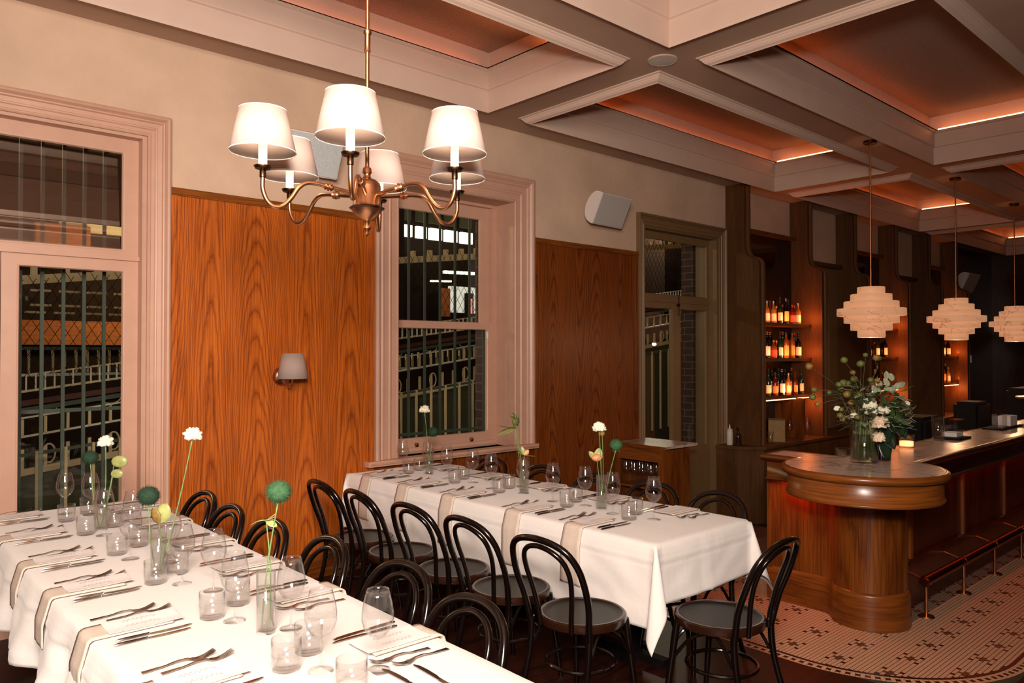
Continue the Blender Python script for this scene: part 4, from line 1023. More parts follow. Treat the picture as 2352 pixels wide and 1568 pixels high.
petal_flower('anthurium_bloom', vb(4, .004, .0), (3.33, 3.664, 1.18), [('anth', (-.9, .5, -.45), (.3, -.3, 1), .135, .046, .1), ('leaf', (-1.1, .9, .1), (0, 0, 1), .12, .014, .1), ('leaf', (.2, -.1, 1), (.7, .7, 0), .085, .018, .2)], 'green arrow-shaped spathe hanging from a tall stem in the middle vase, ' + wl)
for i, (p, rr, lab) in enumerate((((3.318, 3.672, 1.262), .020, 'upper brown seed head'), ((3.332, 3.66, 1.222), .030, 'lower flat brown seed head'))):
    t = empty('seed_head', vb(4, -.006 + .008 * i, .006), 0, lab + ' in the middle vase of the ' + wl, 'flower', 'cut flowers'); T0 = Vector(p) - Vector(t.location)
    stem_to(t, (0, 0, 0), T0, .002, .004); b = BM(); blob(b, T0, rr, rr * .6, rr * .85, 2, .05); obj('head', b, M['pod'], t, smooth=True)
petal_flower('orchid_bloom', vb(4, .008, -.006), (3.375, 3.625, 1.005), [('anth', (1, -.9, -.25), (0, 0, 1), .075, .010, .1), ('anth', (-.8, .7, .3), (0, 0, 1), .055, .014, .3), ('anth', (-.3, .2, 1), (.7, .7, .2), .06, .016, .2), ('orange', (.5, -.5, .8), (.5, .5, 0), .045, .018, .3), ('petal_p', (.7, -.3, .3), (.4, .5, .5), .04, .016, .3)], 'pink and yellow orchid bloom at the rim of the middle vase, ' + wl)
carnation(vb(5, -.006, 0), (3.308, 4.643, 1.242), .034, 'cream carnation in the vase closest to the window, ' + wl, 8)
fluff(vb(5, .006, 0), (3.357, 4.602, 1.08), .045, 'very dark green dianthus in the vase closest to the window, ' + wl, 'ball_dark', seed=7)

# ------------------------------------------------------------------ chandelier
ch = empty('chandelier', (1.157, 1.911, 2.06), 0, 'brass six-arm chandelier with white fabric shades hanging over the double-door table', 'chandelier')
BR = M['brass']; zc = -2.06
b = BM(); tube(b, [(0, 0, .14), (0, 0, 1.66)], .0062, 12); obj('rod', b, BR, ch, smooth=True)
b = BM()
for z in (.518, 1.2): lathe(b, [(.006, -.03), (.010, -.028), (.0085, -.02), (.0085, .02), (.012, .024), (.012, .032), (.007, .036)], 14, (0, 0, z))
obj('rod_collar', b, BR, ch, smooth=True)
b = BM(); lathe(b, [(0, 1.664), (.06, 1.664), (.06, 1.655), (.03, 1.64), (.008, 1.62)], 24); obj('ceiling_rose', b, BR, ch, smooth=True)
b = BM(); lathe(b, [(.006, .155), (.012, .150), (.014, .138), (.010, .132), (.010, .127), (.014, .120), (.026, .116), (.036, .107), (.0395, .096), (.0395, .045), (.044, .040), (.048, .034), (.044, .028), (.034, .014), (.016, .002), (.008, -.004), (.006, -.012), (.011, -.018), (.012, -.024), (.006, -.032), (.005, -.036), (.009, -.04), (0, -.048)], 28); obj('hub', b, BR, ch, smooth=True)
b = BM(); lathe(b, [(.046, .038), (.051, .034), (.046, .030)], 24); obj('hub_ring', b, M['darkbrass'], ch, smooth=True)
cam_dir = math.atan2(-1.911, -1.157)
for k in range(6):
    a = cam_dir - R(8) + R(60) * k
    u = Vector((math.cos(a), math.sin(a), 0))
    prof_ = [(.03, .070), (.08, .078), (.115, .083), (.15, .088), (.178, .086), (.200, .070), (.220, .040), (.243, .016), (.266, .012), (.285, .026), (.2965, .055), (.297, .085), (.297, .108)]
    b = BM(); tube(b, smooth_path([u * r_ + Vector((0, 0, z)) for r_, z in prof_], 5), .0062, 10)
    arm = obj('arm', b, BR, ch, smooth=True)
    b = BM(); tube(b, [u * r_ + Vector((0, 0, z)) for r_, z in ((.102, .081), (.106, .0815), (.110, .082), (.114, .083), (.119, .0835), (.123, .084), (.127, .0845))], [.007, .011, .007, .013, .007, .011, .007], 12); obj('knuckle', b, BR, arm, smooth=True)
    p = u * .297
    b = BM(); lathe(b, [(.0062, .086), (.0085, .088), (.0085, .104), (.007, .106), (.020, .110), (.0235, .116), (.0235, .118), (.009, .114), (0, .114)], 18, (p.x, p.y, 0)); obj('cup', b, M['darkbrass'], arm, smooth=True)
    b = BM(); lathe(b, [(.0115, .114), (.0115, .185), (.006, .187)], 14, (p.x, p.y, 0)); obj('candle_tube', b, M['bulb_inside'], ch, smooth=True)
    b = BM(); rt, rb, zt, zb = .062, .087, .268, .156
    lathe(b, [(rb, zb), (rt, zt)], 40, (p.x, p.y, 0)); sh = obj('lamp_shade', b, M['shade'], ch, smooth='full'); m = sh.modifiers.new('thickness', 'SOLIDIFY'); m.thickness = .001
    for rr, z in ((rb, zb), (rt, zt)):
        b = BM(); tube(b, [(p.x + rr * math.cos(t_), p.y + rr * math.sin(t_), z) for t_ in [2 * PI * i / 40 for i in range(40)]], .0012, 6, closed=True)
        obj('rim_wire', b, M['linen'], sh, smooth=True)
    light('chandelier_bulb', 'POINT', (1.157 + p.x, 1.911 + p.y, 2.06 + .215), 1.15, (1, .74, .52), .018)

# ------------------------------------------------------------------ wall sconce
s0 = empty('wall_sconce', (2.43, W - .02, 1.5), 0, 'small brass wall sconce with cream shade on the oak panel between door and window', 'wall lamp')
b = BM(); g_ = BM()
P = [(0, .0), (.068, .0), (.068, -.012), (.061, -.026), (.04, -.038), (.012, -.044), (0, -.045)]
rings = []
for r_, d in P: rings.append([g_.verts.new((r_ * math.cos(2 * PI * j / 28), d, r_ * math.sin(2 * PI * j / 28))) for j in range(28)] if r_ else [g_.verts.new((0, d, 0))])
for A, B in zip(rings, rings[1:]):
    for j in range(28):
        k = (j + 1) % 28
        if len(A) == 1: g_.faces.new((A[0], B[j], B[k]))
        elif len(B) == 1: g_.faces.new((A[j], A[k], B[0]))
        else: g_.faces.new((A[j], A[k], B[k], B[j]))
b.free(); obj('wall_plate', g_, M['brass'], s0, smooth=True)
b = BM(); tube(b, smooth_path([(0, -.035, 0), (0, -.08, -.05), (0, -.12, -.075), (0, -.165, -.06), (0, -.180, -.01), (0, -.18, .03)], 6), .0055, 10); obj('arm', b, M['brass'], s0, smooth=True)
b = BM(); lathe(b, [(.0, .0), (.010, .0), (.011, .07), (.0, .072)], 14, (0, -.18, .03)); obj('candle_tube', b, M['bulb_inside'], s0, smooth=True)
b = BM(); lathe(b, [(.107, -.012), (.074, .165)], 36, (0, -.18, 0)); sh = obj('lamp_shade', b, M['shade'], s0, smooth='full'); sh.modifiers.new('thickness', 'SOLIDIFY').thickness = .001
light('sconce_bulb', 'POINT', (2.43, W - .20, 1.59), 1.8, (1, .66, .40), .015)

# ------------------------------------------------------------------ loudspeakers
def speaker(loc, rz, pitch, label, gm, logo=True, s=1.0):
    t = empty('wall_speaker', loc, rz, label, 'loudspeaker'); t.rotation_euler = (pitch, 0, rz)
    hw, hh, dp = .235 * s, .15 * s, .17 * s
    # shell: D-shaped side profile extruded across, front at local -Y
    prof_ = [(-dp * .5, -hh)] + [(-dp * .5 + dp * .0, hh)]
    pl = [(-.02, hh), (-.02, -hh), (.015, -hh), (.065, -hh * .90), (.10, -hh * .66), (.12, -hh * .3), (.125, 0), (.12, hh * .3), (.10, hh * .68), (.065, hh * .94), (.02, hh)]
    b = BM(); A = [b.verts.new((-hw, y * s, z)) for y, z in pl]; B = [b.verts.new((hw, y * s, z)) for y, z in pl]; n = len(pl); b.faces.new(A); b.faces.new(B[::-1])
    for i in range(n): b.faces.new((A[i], B[i], B[(i + 1) % n], A[(i + 1) % n]))
    bmesh.ops.bevel(b, geom=[e for e in b.edges], offset=.006, segments=2, affect='EDGES'); obj('cabinet', b, M['white_plastic'], t, smooth=True)
    b = BM(); box(b, -hw + .008, hw - .008, -.026 * s, -.018 * s, -hh + .008, hh - .008); bmesh.ops.bevel(b, geom=b.edges[:], offset=.003, segments=1, affect='EDGES'); obj('front_grille', b, M[gm], t)
    b = BM(); tube(b, [(0, .115 * s, 0), (0, .115 * s + .115, .04)], .02, 10); obj('bracket', b, M['black'], t, smooth=True)
    if logo:
        b = BM()
        for i in range(4): box(b, -hw + .025, -hw + .045, -.0275, -.026, -.015 + i * .011, -.009 + i * .011)
        box(b, -hw + .022, -hw + .048, -.0272, -.026, -.021, -.018); box(b, -hw + .022, -hw + .048, -.0272, -.026, .027, .03); box(b, -hw + .033, -hw + .036, -.0275, -.026, -.018, .027)
        obj('badge', b, M['ext_dark'], t)
    return t
speaker((5.82, 4.975, 3.09), R(4), R(25), 'white wall speaker with grey grille tilted down between the sash window and narrow door', 'grille', s=1.06)
speaker((2.55, 4.985, 3.09), R(-2), R(24), 'white wall speaker with cool grey grille partly behind the chandelier shades', 'grille_b', False, 1.0)
cs = empty('ceiling_speaker', (4.331, 3.226, ZC), 0, 'round white ceiling speaker where the beams cross', 'loudspeaker')
b = BM(); lathe(b, [(.104, .0), (.104, -.006), (.098, -.010), (.094, -.008)], 40); obj('trim_ring', b, M['cornice'], cs, smooth=True)
b = BM(); lathe(b, [(0, -.010), (.06, -.0095), (.095, -.007)], 40); obj('grille', b, plain('ceiling_speaker_mesh', (.62, .58, .50), .7), cs, smooth=True)

# ------------------------------------------------------------------ pendants over the bar
pd = empty('pendant_lamp', (7.512, 3.13, 1.813), 0, 'x', 'pendant light')
rad = [.124, .186, .246, .308, .246, .186, .124]; h = .0697
for k, r_ in enumerate(rad):
    z = k * h; b = BM(); lathe(b, [(r_ - .03, z), (r_ - .003, z), (r_, z + .004), (r_, z + h - .004), (r_ - .003, z + h + .001), (r_ - .065, z + h + .001), (r_ - .065, z + h - .01), (r_ - .03, z + h - .01)], 56); obj('stone_ring', b, M['alabaster'], pd, smooth=True)
b = BM(); tube(b, [(0, 0, .46), (0, 0, 1.90)], .008, 10); obj('rod', b, M['brass'], pd, smooth=True)
b = BM(); lathe(b, [(0, 1.911), (.062, 1.911), (.062, 1.885), (.05, 1.88), (0, 1.88)], 28); obj('canopy', b, M['darkbrass'], pd, smooth=True)
b = BM(); tube(b, [(0.09, 0, .50), (.09, 0, .44)], .003, 6); obj('pin', b, M['brass'], pd)
pd['label'] = 'tiered alabaster pendant lamp nearest the dining tables'; pd['group'] = 'pendants over the bar'
for x, l in ((9.865, 'middle tiered alabaster pendant lamp of the row over the bar'), (12.18, 'tiered alabaster pendant lamp third along the bar, cut by the picture edge')):
    dup(pd, (x, 3.13, 1.813), R(40) if x < 10 else R(100), l, 'pendants over the bar')
for x in (7.512, 9.865, 12.18):
    light('pendant_bulb', 'POINT', (x, 3.13, 1.80), 12, (1, .55, .27), .03)

# ------------------------------------------------------------------ bar counter
ZB = 1.0
bar = empty('bar_counter', (4.85, 2.05, 0), 0, 'oak bar counter with marble top, rounded end and fluted front panels', 'bar counter')
BO = Vector((4.85, 2.05, 0))
def bobj(name, bm, mat, smooth=False, parent=None):
    bmesh.ops.translate(bm, verts=bm.verts[:], vec=-BO); return obj(name, bm, mat, parent or bar, smooth=smooth)
DC = (4.55, 1.95); DR = .455
def plan(off=0.0):
    """outline of the worktop: straight end arm, round disc, long run"""
    r = DR + off; pts = [(4.595 - off, 2.645 + off), (4.595 - off, 2.26)]
    # join the disc where the end face meets it
    a0 = math.atan2(math.sqrt(max(0, r * r - (4.595 - off - DC[0]) ** 2)), 4.595 - off - DC[0]); yj = DC[1] + r * math.sin(a0)
    pts[1] = (4.595 - off, yj)
    a1 = math.atan2(1.79 - off - DC[1], 0); s = (1.79 - off - DC[1]); a_end = math.asin(s / r)
    n = 44; A0 = a0; A1 = 2 * PI + a_end
    for i in range(1, n + 1):
        a = A0 + (A1 - A0) * i / n; pts.append((DC[0] + r * math.cos(a), DC[1] + r * math.sin(a)))
    pts += [(17.5, 1.79 - off), (17.5, 2.23 + off), (4.90 + off, 2.23 + off), (4.90 + off, 2.645 + off)]
    return pts
b = BM(); prism(b, plan(-.03), ZB - .03, ZB); bobj('marble_top', b, M['marble'])
def offset_sweep(bm, pts, prof_, z0=0):
    n = len(pts); rings = []
    for i in range(n):
        p = Vector(pts[i]); a = Vector(pts[i - 1]); c = Vector(pts[(i + 1) % n]); d1 = (p - a).normalized(); d2 = (c - p).normalized(); n1 = Vector((d1.y, -d1.x)); n2 = Vector((d2.y, -d2.x)); m = n1 + n2; m = m / max(.35, m.length_squared / 2)
        rings.append([bm.verts.new((p.x - m.x * s, p.y - m.y * s, z)) for s, z in prof_])
    for i in range(n):
        A, B = rings[i], rings[(i + 1) % n]
        for j in range(len(prof_) - 1): bm.faces.new((A[j], A[j + 1], B[j + 1], B[j]))
b = BM(); base = plan(0); offset_sweep(b, base, [(.032, ZB - .002), (.026, ZB + .003), (.014, ZB + .002), (.003, ZB - .006), (0, ZB - .018), (.003, ZB - .032), (.014, ZB - .042), (.028, ZB - .044), (.034, ZB - .046)]); bobj('bullnose_edge', b, M['oak_h'], 'full')
b = BM(); offset_sweep(b, base, [(.034, ZB - .03), (.034, ZB - .150), (.026, ZB - .154), (.024, ZB - .160), (.028, ZB - .168), (.04, ZB - .170), (.10, ZB - .170)]); bobj('apron', b, M['oak_h'], 'full')
b = BM(); prism(b, plan(-.09), ZB - .16, ZB - .03); bobj('subtop', b, M['oak_h'])
# body: end panel, S-curve, column, front
ccx, ccy, cr = 4.86, 2.045, .215
body = [(4.80, 2.60), (4.80, 2.33), (4.795, 2.285), (4.775, 2.25), (4.735, 2.215), (4.690, 2.18)]
a0, a1 = R(142), R(285); 
for i in range(20):
    a = a0 + (a1 - a0) * i / 19; body.append((ccx + cr * math.cos(a), ccy + cr * math.sin(a)))
body += [(4.955, 1.90), (4.985, 1.99), (17.4, 1.99), (17.4, 2.22), (5.05, 2.22), (5.05, 2.60)]
b = BM(); prism(b, body, .0, ZB - .16); bobj('body', b, M['oak'], True)
b = BM(); box(b, 4.80 - .0, 4.83, 2.60, 2.70, 0, ZB - .16); box(b, 4.785, 4.80, 2.665, 2.70, 0.0, ZB - .17); bobj('end_post', b, M['oak'])
sk = [(x, y) for x, y in body]; b = BM()
def open_sweep(bm, pts, prof_):
    rings = []; n = len(pts)
    for i in range(n):
        p = Vector(pts[i]); d1 = (p - Vector(pts[i - 1])).normalized() if i else None; d2 = (Vector(pts[i + 1]) - p).normalized() if i < n - 1 else None
        d1 = d1 or d2; d2 = d2 or d1; n1 = Vector((d1.y, -d1.x)); n2 = Vector((d2.y, -d2.x)); m = n1 + n2; m = m / max(.5, m.length_squared / 2)
        rings.append([bm.verts.new((p.x - m.x * s, p.y - m.y * s, z)) for s, z in prof_])
    for A, B in zip(rings, rings[1:]):
        for j in range(len(prof_) - 1): bm.faces.new((A[j], A[j + 1], B[j + 1], B[j]))
edge_line = [(4.80, 2.70)] + body[:28]
open_sweep(b, edge_line, [(0, .222), (-.012, .216), (-.016, .205), (-.018, .0)]); bobj('skirting', b, M['oak_h'], 'full')
b = BM(); box(b, 5.12, 17.4, 1.952, 1.99, 0, .315); bobj('front_plinth', b, M['red'])
b = BM(); box(b, 5.0, 17.4, 1.975, 1.99, .315, .84); bobj('front_panel', b, M['red'])
b = BM(); x = 5.305
while x < 17: box(b, x - .016, x + .016, 1.955, 1.978, .318, .83); x += 1.003
bobj('panel_batten', b, M['oak'])
b = BM(); box(b, 5.05, 17.3, 1.92, 1.93, .826, .834); bobj('led_strip', b, M['led_dim'])
b = BM(); box(b, 4.77, 4.778, 2.42, 2.60, .822, .83); bobj('led_strip', b, M['led_dim'])
light('bar_end_glow', 'AREA', (4.765, 2.49, .82), 2.2, (1, .12, .03), .02, aim=(4.78, 2.49, 0), sy=.25)
fr = empty('foot_rail', (5.14, 1.83, 0), 0, 'copper foot rail on slim posts running along the foot of the bar', 'foot rail')
b = BM(); tube(b, [(0, -.0, .225), (.02, 0, .225), (12, 0, .225)], [.026, .030, .030], 16); obj('rail', b, M['rail'], fr, smooth=True)
for i in range(12):
    x = .06 + i * .68 if i else .045
    b = BM(); tube(b, [(x, 0, 0), (x, 0, .2)], .010, 10); lathe(b, [(0, .012), (.045, .008), (.05, 0)], 20, (x, 0, 0)); o = obj('post', b, M['brass'], fr, smooth=True)
    b = BM(); tube(b, [(x, .02, .235), (x, .125, .262)], .006, 8); tube(b, [(x - .03, 0, .225), (x + .03, 0, .225)], .0335, 16); obj('bracket', b, M['rail'], o, smooth=True)

# ------------------------------------------------------------------ back bar: fins, mirrors, shelves, counter
def fin(x, i, full=True):
    t = empty('back_bar_fin', (x, W, .55), 0, 'tall dark oak fin with rounded shoulder on the bar wall, %s from the narrow door' % ORD[i], 'pilaster', 'oak fins along the bar wall')
    pl = [(0, -.05), (-.455, -.05), (-.455, 2.19)] + [(-.455 + .04 * (1 - math.cos(a)) + .0, 2.19 + .07 * math.sin(a)) for a in [PI / 2 * k / 6 for k in range(1, 7)]]
    pl += [(-.255 - .12 * math.cos(a) * 1.0 + 0, 2.40 - .14 + .14 * math.sin(a) + .0) for a in [PI / 2 * k / 6 for k in range(0, 1)]]
    pl = [(0, -.05), (-.455, -.05), (-.455, 2.15), (-.452, 2.19), (-.44, 2.215), (-.41, 2.235), (-.36, 2.25), (-.315, 2.275), (-.28, 2.32), (-.262, 2.38), (-.255, 2.46), (-.255, ZC - .55), (0, ZC - .55)]
    def ex(b, pl_, xa, xb):
        A = [b.verts.new((xa, y, z)) for y, z in pl_]; B = [b.verts.new((xb, y, z)) for y, z in pl_]; n = len(pl_); b.faces.new(A); b.faces.new(B[::-1])
        for k in range(n): b.faces.new((A[k], B[k], B[(k + 1) % n], A[(k + 1) % n]))
    b = BM(); ex(b, pl, 0, .15); obj('board', b, M['fin'], t)
    b = BM(); fr_ = [Vector((y, z)) for y, z in pl[1:-1]]; path = [(.075, p.x - .004, p.y) for p in fr_]
    tube(b, path, .028, 8); obj('edge_bead', b, M['fin'], t, smooth=True)
    return t
FX = [8.25, 9.85, 11.24, 12.75, 14.18, 15.53]
for i, x in enumerate(FX): fin(x, i)
n = 50
for i, (x0, x1) in enumerate(zip(FX, FX[1:])):
    n += 1; b = BM(); box(b, x0 + .15, x1, W - .02, W, .5, 3.19 if i % 2 == 0 else 2.9)
    struct('trim_%d' % n, b, M['mirror'] if i % 2 == 0 else M['dark_trim'])
    n += 1; b = BM(); box(b, x0 + .15, x1, W - .10, W, 3.19 if i % 2 == 0 else 2.9, 3.235 if i % 2 == 0 else 2.96); struct('trim_%d' % n, b, M['fin'])
b = BM(); box(b, 15.7, 18.5, W - .02, W, -.3, 3.72); struct('trim_70', b, M['red'])
bc = empty('back_counter', (8.15, W - .021, 0), 0, 'low dark wood back counter along the wall under the bottle shelves', 'counter')
b = BM(); prism(b, [(-.17, -.0), (-.17, -.30), (.10, -.52), (8, -.52), (8, 0)], .515, .55); bmesh.ops.translate(b, verts=b.verts[:], vec=(0, 0, 0)); obj('worktop', b, M['fin'], bc)
b = BM(); prism(b, [(-.15, -.0), (-.15, -.28), (.10, -.49), (7.9, -.49), (7.9, 0)], -.36, .515); obj('cabinet_body', b, M['fin'], bc)
def bottle(kind, seed):
    r2 = random.Random(seed); t = empty('bottle', (0, 0, 0), 0, 'x', 'bottle'); R0 = .034 + .006 * r2.random(); H = .285 + .075 * r2.random(); g = BG[kind]
    sh = .52 + .16 * r2.random(); nk = .0125
    if seed % 4 == 3: R0 *= 1.2; H *= .82; sh = .6
    b = BM(); lathe(b, [(0, .002), (R0 * .9, 0), (R0, .006), (R0, H * sh), (R0 * .86, H * (sh + .06)), (nk * 1.3, H * (sh + .16)), (nk, H * (sh + .20)), (nk, H * .93), (nk * 1.2, H * .94), (nk * 1.2, H * .97), (0, H * .97)], 14); obj('glass_body', b, g, t, smooth=True)
    b = BM(); a0 = -PI * .95; n_ = 10; z0, z1 = H * .13, H * (sh * .78)
    rr = R0 + .0006; A = [b.verts.new((rr * math.cos(a0 + PI * 1.0 * k / n_), rr * math.sin(a0 + PI * 1.0 * k / n_), z0)) for k in range(n_ + 1)]; B = [b.verts.new((v.co.x, v.co.y, z1)) for v in A]
    for k in range(n_): b.faces.new((A[k], A[k + 1], B[k + 1], B[k]))
    obj('label_band', b, LB[seed % 4], t, smooth='full')
    b = BM(); lathe(b, [(nk * 1.15, H * .90), (nk * 1.15, H), (0, H)], 10); obj('cap', b, CP[(seed // 2) % 4], t, smooth=True)
    return t
bots = [bottle(k % 6, k) for k in range(10)]; bfirst = [True] * 10
def put_bottle(k, x, y, z, label, group, rz=0):
    if bfirst[k]:
        bfirst[k] = False; p = bots[k]; p.location = (x, y, z); p.rotation_euler = (0, 0, rz); p['label'] = label; p['group'] = group; return
    dup(bots[k], (x, y, z), rz, label, group)
HT = ['bottom', 'middle', 'top']; bayn = ['nearest', 'middle', 'farthest']
NB = [['dark', 'amber', 'green', 'red', 'gold', 'clear'][k % 6] for k in range(10)]
for bi, fi in enumerate((0, 2, 4)):
    x0, x1 = FX[fi] + .15, FX[fi + 1]
    for si, z in enumerate((1.10, 1.58, 2.03)):
        s = empty('bottle_shelf', ((x0 + x1) / 2, W - .13, z - .03), 0, '%s oak shelf of the %s lit bottle bay behind the bar' % (HT[si], bayn[bi]), 'shelf', 'bottle shelves')
        hw = (x1 - x0) / 2 - .001
        b = BM(); prism(b, [(-hw, .105), (-hw, -.17), (hw, -.17), (hw, .105)], 0, .028); box(b, -hw, hw, -.178, -.17, 0, .042); obj('board', b, M['fin'], s)
        b = BM(); box(b, -hw + .02, hw - .02, -.168, -.158, .0285, .037); obj('led_strip', b, M['led'], s)
        if si == 0:
            b = BM(); box(b, -hw + .02, hw - .02, -.182, -.170, -.011, -.001); obj('led_strip', b, M['led_far'], s)
        if bi == 0: light('shelf_glow', 'AREA', ((x0 + x1) / 2 + .1, W - .285, z + .02), 1.5, (1, .27, .07), .03, aim=((x0 + x1) / 2 + .1, W - .12, z + .3), sy=None).data
        xx = x0 + .07; k = 0; row = (16, 17, 17)[si] if bi == 0 else 9; step = (x1 - x0 - .12) / (row - .5)
        for q in range(row if not (bi == 2 and si == 2) else 4):
            kk = rnd.randrange(10); x = x0 + .05 + q * step; y = W - .12 - (.095 if q % 2 else 0)
            put_bottle(kk, x, y, z, '%s bottle, %s from left on the %s shelf of the %s bay' % (NB[kk], ORD[q], HT[si], bayn[bi]), 'bottles on the %s shelf, %s bay' % (HT[si], bayn[bi]), rnd.uniform(-.5, .1))
for k in range(10):
    if bfirst[k]: put_bottle(k, 13.1 + .08 * k, W - .4, .551, 'bottle standing on the back counter far along the bar wall', 'counter bottles')
for bi, fi in enumerate((0, 2, 4)):
    x1 = FX[fi + 1]; light('bay_glow', 'POINT', (x1 - .20, W - .33, 1.00), 5.0 if bi == 0 else 6, (1, .24, .05), .02)
    for z in (1.63, 2.08): light('bay_glow', 'POINT', (x1 - .16, W - .325, z + .03), 2.6, (1, .21, .04), .03)
for bi, (x0, x1) in enumerate(((FX[0] + .15, FX[1]), (FX[2] + .15, FX[3]), (FX[4] + .15, FX[5]))):
    for z in (1.12, 1.60, 2.05):
        light('shelf_strip_glow', 'AREA', ((x0 + x1) / 2, W - .315, z + .05), 2.6, (1, .26, .07), 1.2, aim=((x0 + x1) / 2, W - .10, z + .2), sy=.02)
# things on the back counter
t = empty('squeeze_bottle', (8.09, 5.05, .552), 0, 'white plastic squeeze bottle at the left end of the back counter', 'bottle')
b = BM(); lathe(b, [(0, 0), (.034, 0), (.037, .01), (.037, .155), (.032, .17), (.030, .172)], 20); obj('body', b, M['squeeze'], t, smooth=True)
b = BM(); lathe(b, [(.034, .17), (.034, .19), (.014, .198), (.006, .235), (.003, .25), (0, .25)], 20); obj('nozzle_cap', b, M['squeeze'], t, smooth=True)
t = empty('pump_bottle', (8.12, 4.955, .552), 0, 'small brown glass pump bottle beside the white squeeze bottle', 'bottle')
b = BM(); lathe(b, [(0, 0), (.038, 0), (.040, .01), (.040, .11), (.034, .135), (.015, .15), (.013, .17), (0, .17)], 20); obj('body', b, M['brownglass'], t, smooth=True)
b = BM(); lathe(b, [(.015, .17), (.015, .185), (.006, .188), (.005, .215), (0, .215)], 12); tube(b, [(0, 0, .212), (-.04, 0, .208)], .005, 6); obj('pump', b, M['black'], t, smooth=True)
t = empty('cardboard_box', (8.86, 4.86, .552), R(28), 'open brown cardboard box on the back counter by the nearest bottle bay', 'box')
b = BM(); hx, hy, hz = .115, .10, .27
for q in ((-hx, hx, -hy, -hy + .005), (-hx, hx, hy - .005, hy), (-hx, -hx + .005, -hy, hy), (hx - .005, hx, -hy, hy)): box(b, q[0], q[1], q[2], q[3], 0, hz)
box(b, -hx, hx, -hy, hy, 0, .006); obj('carton', b, M['card'], t)
b = BM(); vs = [b.verts.new(p) for p in ((-hx, hy, hz), (hx, hy, hz), (hx, hy - .02, hz + .055), (-hx - .0, hy - .02, hz + .055))]; b.faces.new(vs); vs = [b.verts.new(p) for p in ((-hx, -hy, hz), (-hx, hy, hz), (-hx - .045, hy, hz + .03), (-hx - .045, -hy, hz + .03))]; b.faces.new(vs); obj('flap', b, M['card'], t)
b = BM(); 
for i in range(5): box(b, -.03, .03, -hy - .001, -hy, .06 + i * .018, .068 + i * .018)
obj('printed_block', b, M['gap'], t)
t = tag(obj('highball_glass', (lambda b: (lathe(b, [(0, .0), (.028, 0), (.038, .15), (.036, .15), (.027, .012), (0, .012)], 18), b)[1])(BM()), M['tumbler'], smooth='full', loc=(8.56, 4.78, .552)), 'tall ribbed tumbler standing left of the cardboard box', 'glass')
# narrow upright panel reflected/behind the box and lined cabinet side
b = BM(); box(b, 9.40, 9.44, W - .42, W - .02, .55, 1.07); tag(obj('cabinet_divider', b, M['oak']), 'short upright oak divider under the lowest shelf of the nearest bottle bay', 'divider')

# ------------------------------------------------------------------ flower arrangement and things on the bar
av = empty('large_vase', (4.735, 2.02, ZB + .001), 0, 'large clear glass cylinder vase full of green stems on the marble bar end', 'vase')
b = BM(); lathe(b, [(0, 0), (.078, 0), (.082, .005), (.080, .235), (.076, .235), (.076, .015), (0, .012)], 36); obj('cylinder', b, M['vase'], av, smooth='full')
b = BM(); lathe(b, [(0, .016), (.075, .016), (.075, .17), (0, .171)], 30); obj('water', b, rim_glass('green_water', (.50, .58, .36), (.25, .3, .15)), av, smooth='full')
v2 = empty('amber_vase', (4.90, 1.985, ZB + .001), 0, 'brown glass cylinder vase behind the large clear vase on the bar', 'vase')
b = BM(); lathe(b, [(0, 0), (.052, 0), (.055, .005), (.054, .20), (.051, .20), (.051, .012), (0, .01)], 28); obj('cylinder', b, rim_glass('amber_glass', (.30, .17, .09), (.1, .05, .03)), v2, smooth='full')
fa = empty('flower_arrangement', (4.735, 2.02, ZB + .03), 0, 'loose arrangement of green pods, cream roses and foliage in the large vase on the bar', 'flowers')
F0 = Vector((4.735, 2.02, ZB + .03))
Cc = Vector((0, 0, 1.68)); yaw, pit = R(42.036), R(.7374)
# positions of heads measured as offsets (right, up, toward viewer) from the vase mouth, in metres
rt = Vector((math.cos(yaw), -math.sin(yaw), 0)); tw = Vector((-math.sin(yaw), -math.cos(yaw), 0)); up = Vector((0, 0, 1))
def off(px, py, d=0):
    k = (4.55 - d) / 1743
    return rt * ((px - 1968) * k) + up * ((1063 - py) * k - .03 + d * .10) + tw * d
r2 = random.Random(11); pods = []
for px, py in [(1836, 838), (1849, 893), (1846, 910), (1868, 928), (1912, 822), (1945, 830), (1936, 852), (1972, 811), (2012, 820), (1998, 818), (1903, 880), (1914, 892), (1908, 902), (1936, 902), (1943, 880), (1925, 922), (1900, 938), (1898, 952), (1918, 962), (1940, 957), (1963, 905), (1952, 945), (1925, 942), (1982, 870), (1992, 870), (1966, 962), (1956, 996), (1980, 994), (1948, 868), (1930, 878), (1958, 922), (1892, 900), (2035, 930)]:
    pods.append((off(px + r2.uniform(-2, 2), py, r2.uniform(-.08, .10)), r2.uniform(.016, .024)))
gb, pb, sb = BM(), BM(), BM()
for i, (p, r_) in enumerate(pods):
    base = Vector((r2.uniform(-.04, .04), r2.uniform(-.04, .04), .0)); mid = Vector((p.x * .35, p.y * .35, .24 + p.z * .22)) if p.z > .2 else Vector((p.x * .5, p.y * .5, .23))
    mid += Vector((r2.uniform(-.03, .03), r2.uniform(-.03, .03), .03)); md2 = (mid + p) / 2 + Vector((r2.uniform(-.02, .02), r2.uniform(-.02, .02), .02)); tube(sb, smooth_path([base, mid, md2, p - (p - mid).normalized() * r_], 5), .0015, 5)
    blob(pb if i % 3 else gb, p, r_ * 1.0, r_ * 1.0, r_ * .92, 2, .07)
o = obj('stem', sb, plain('woody_stem', (.09, .09, .035), .7), fa, smooth='full'); o['kind'] = 'stuff'
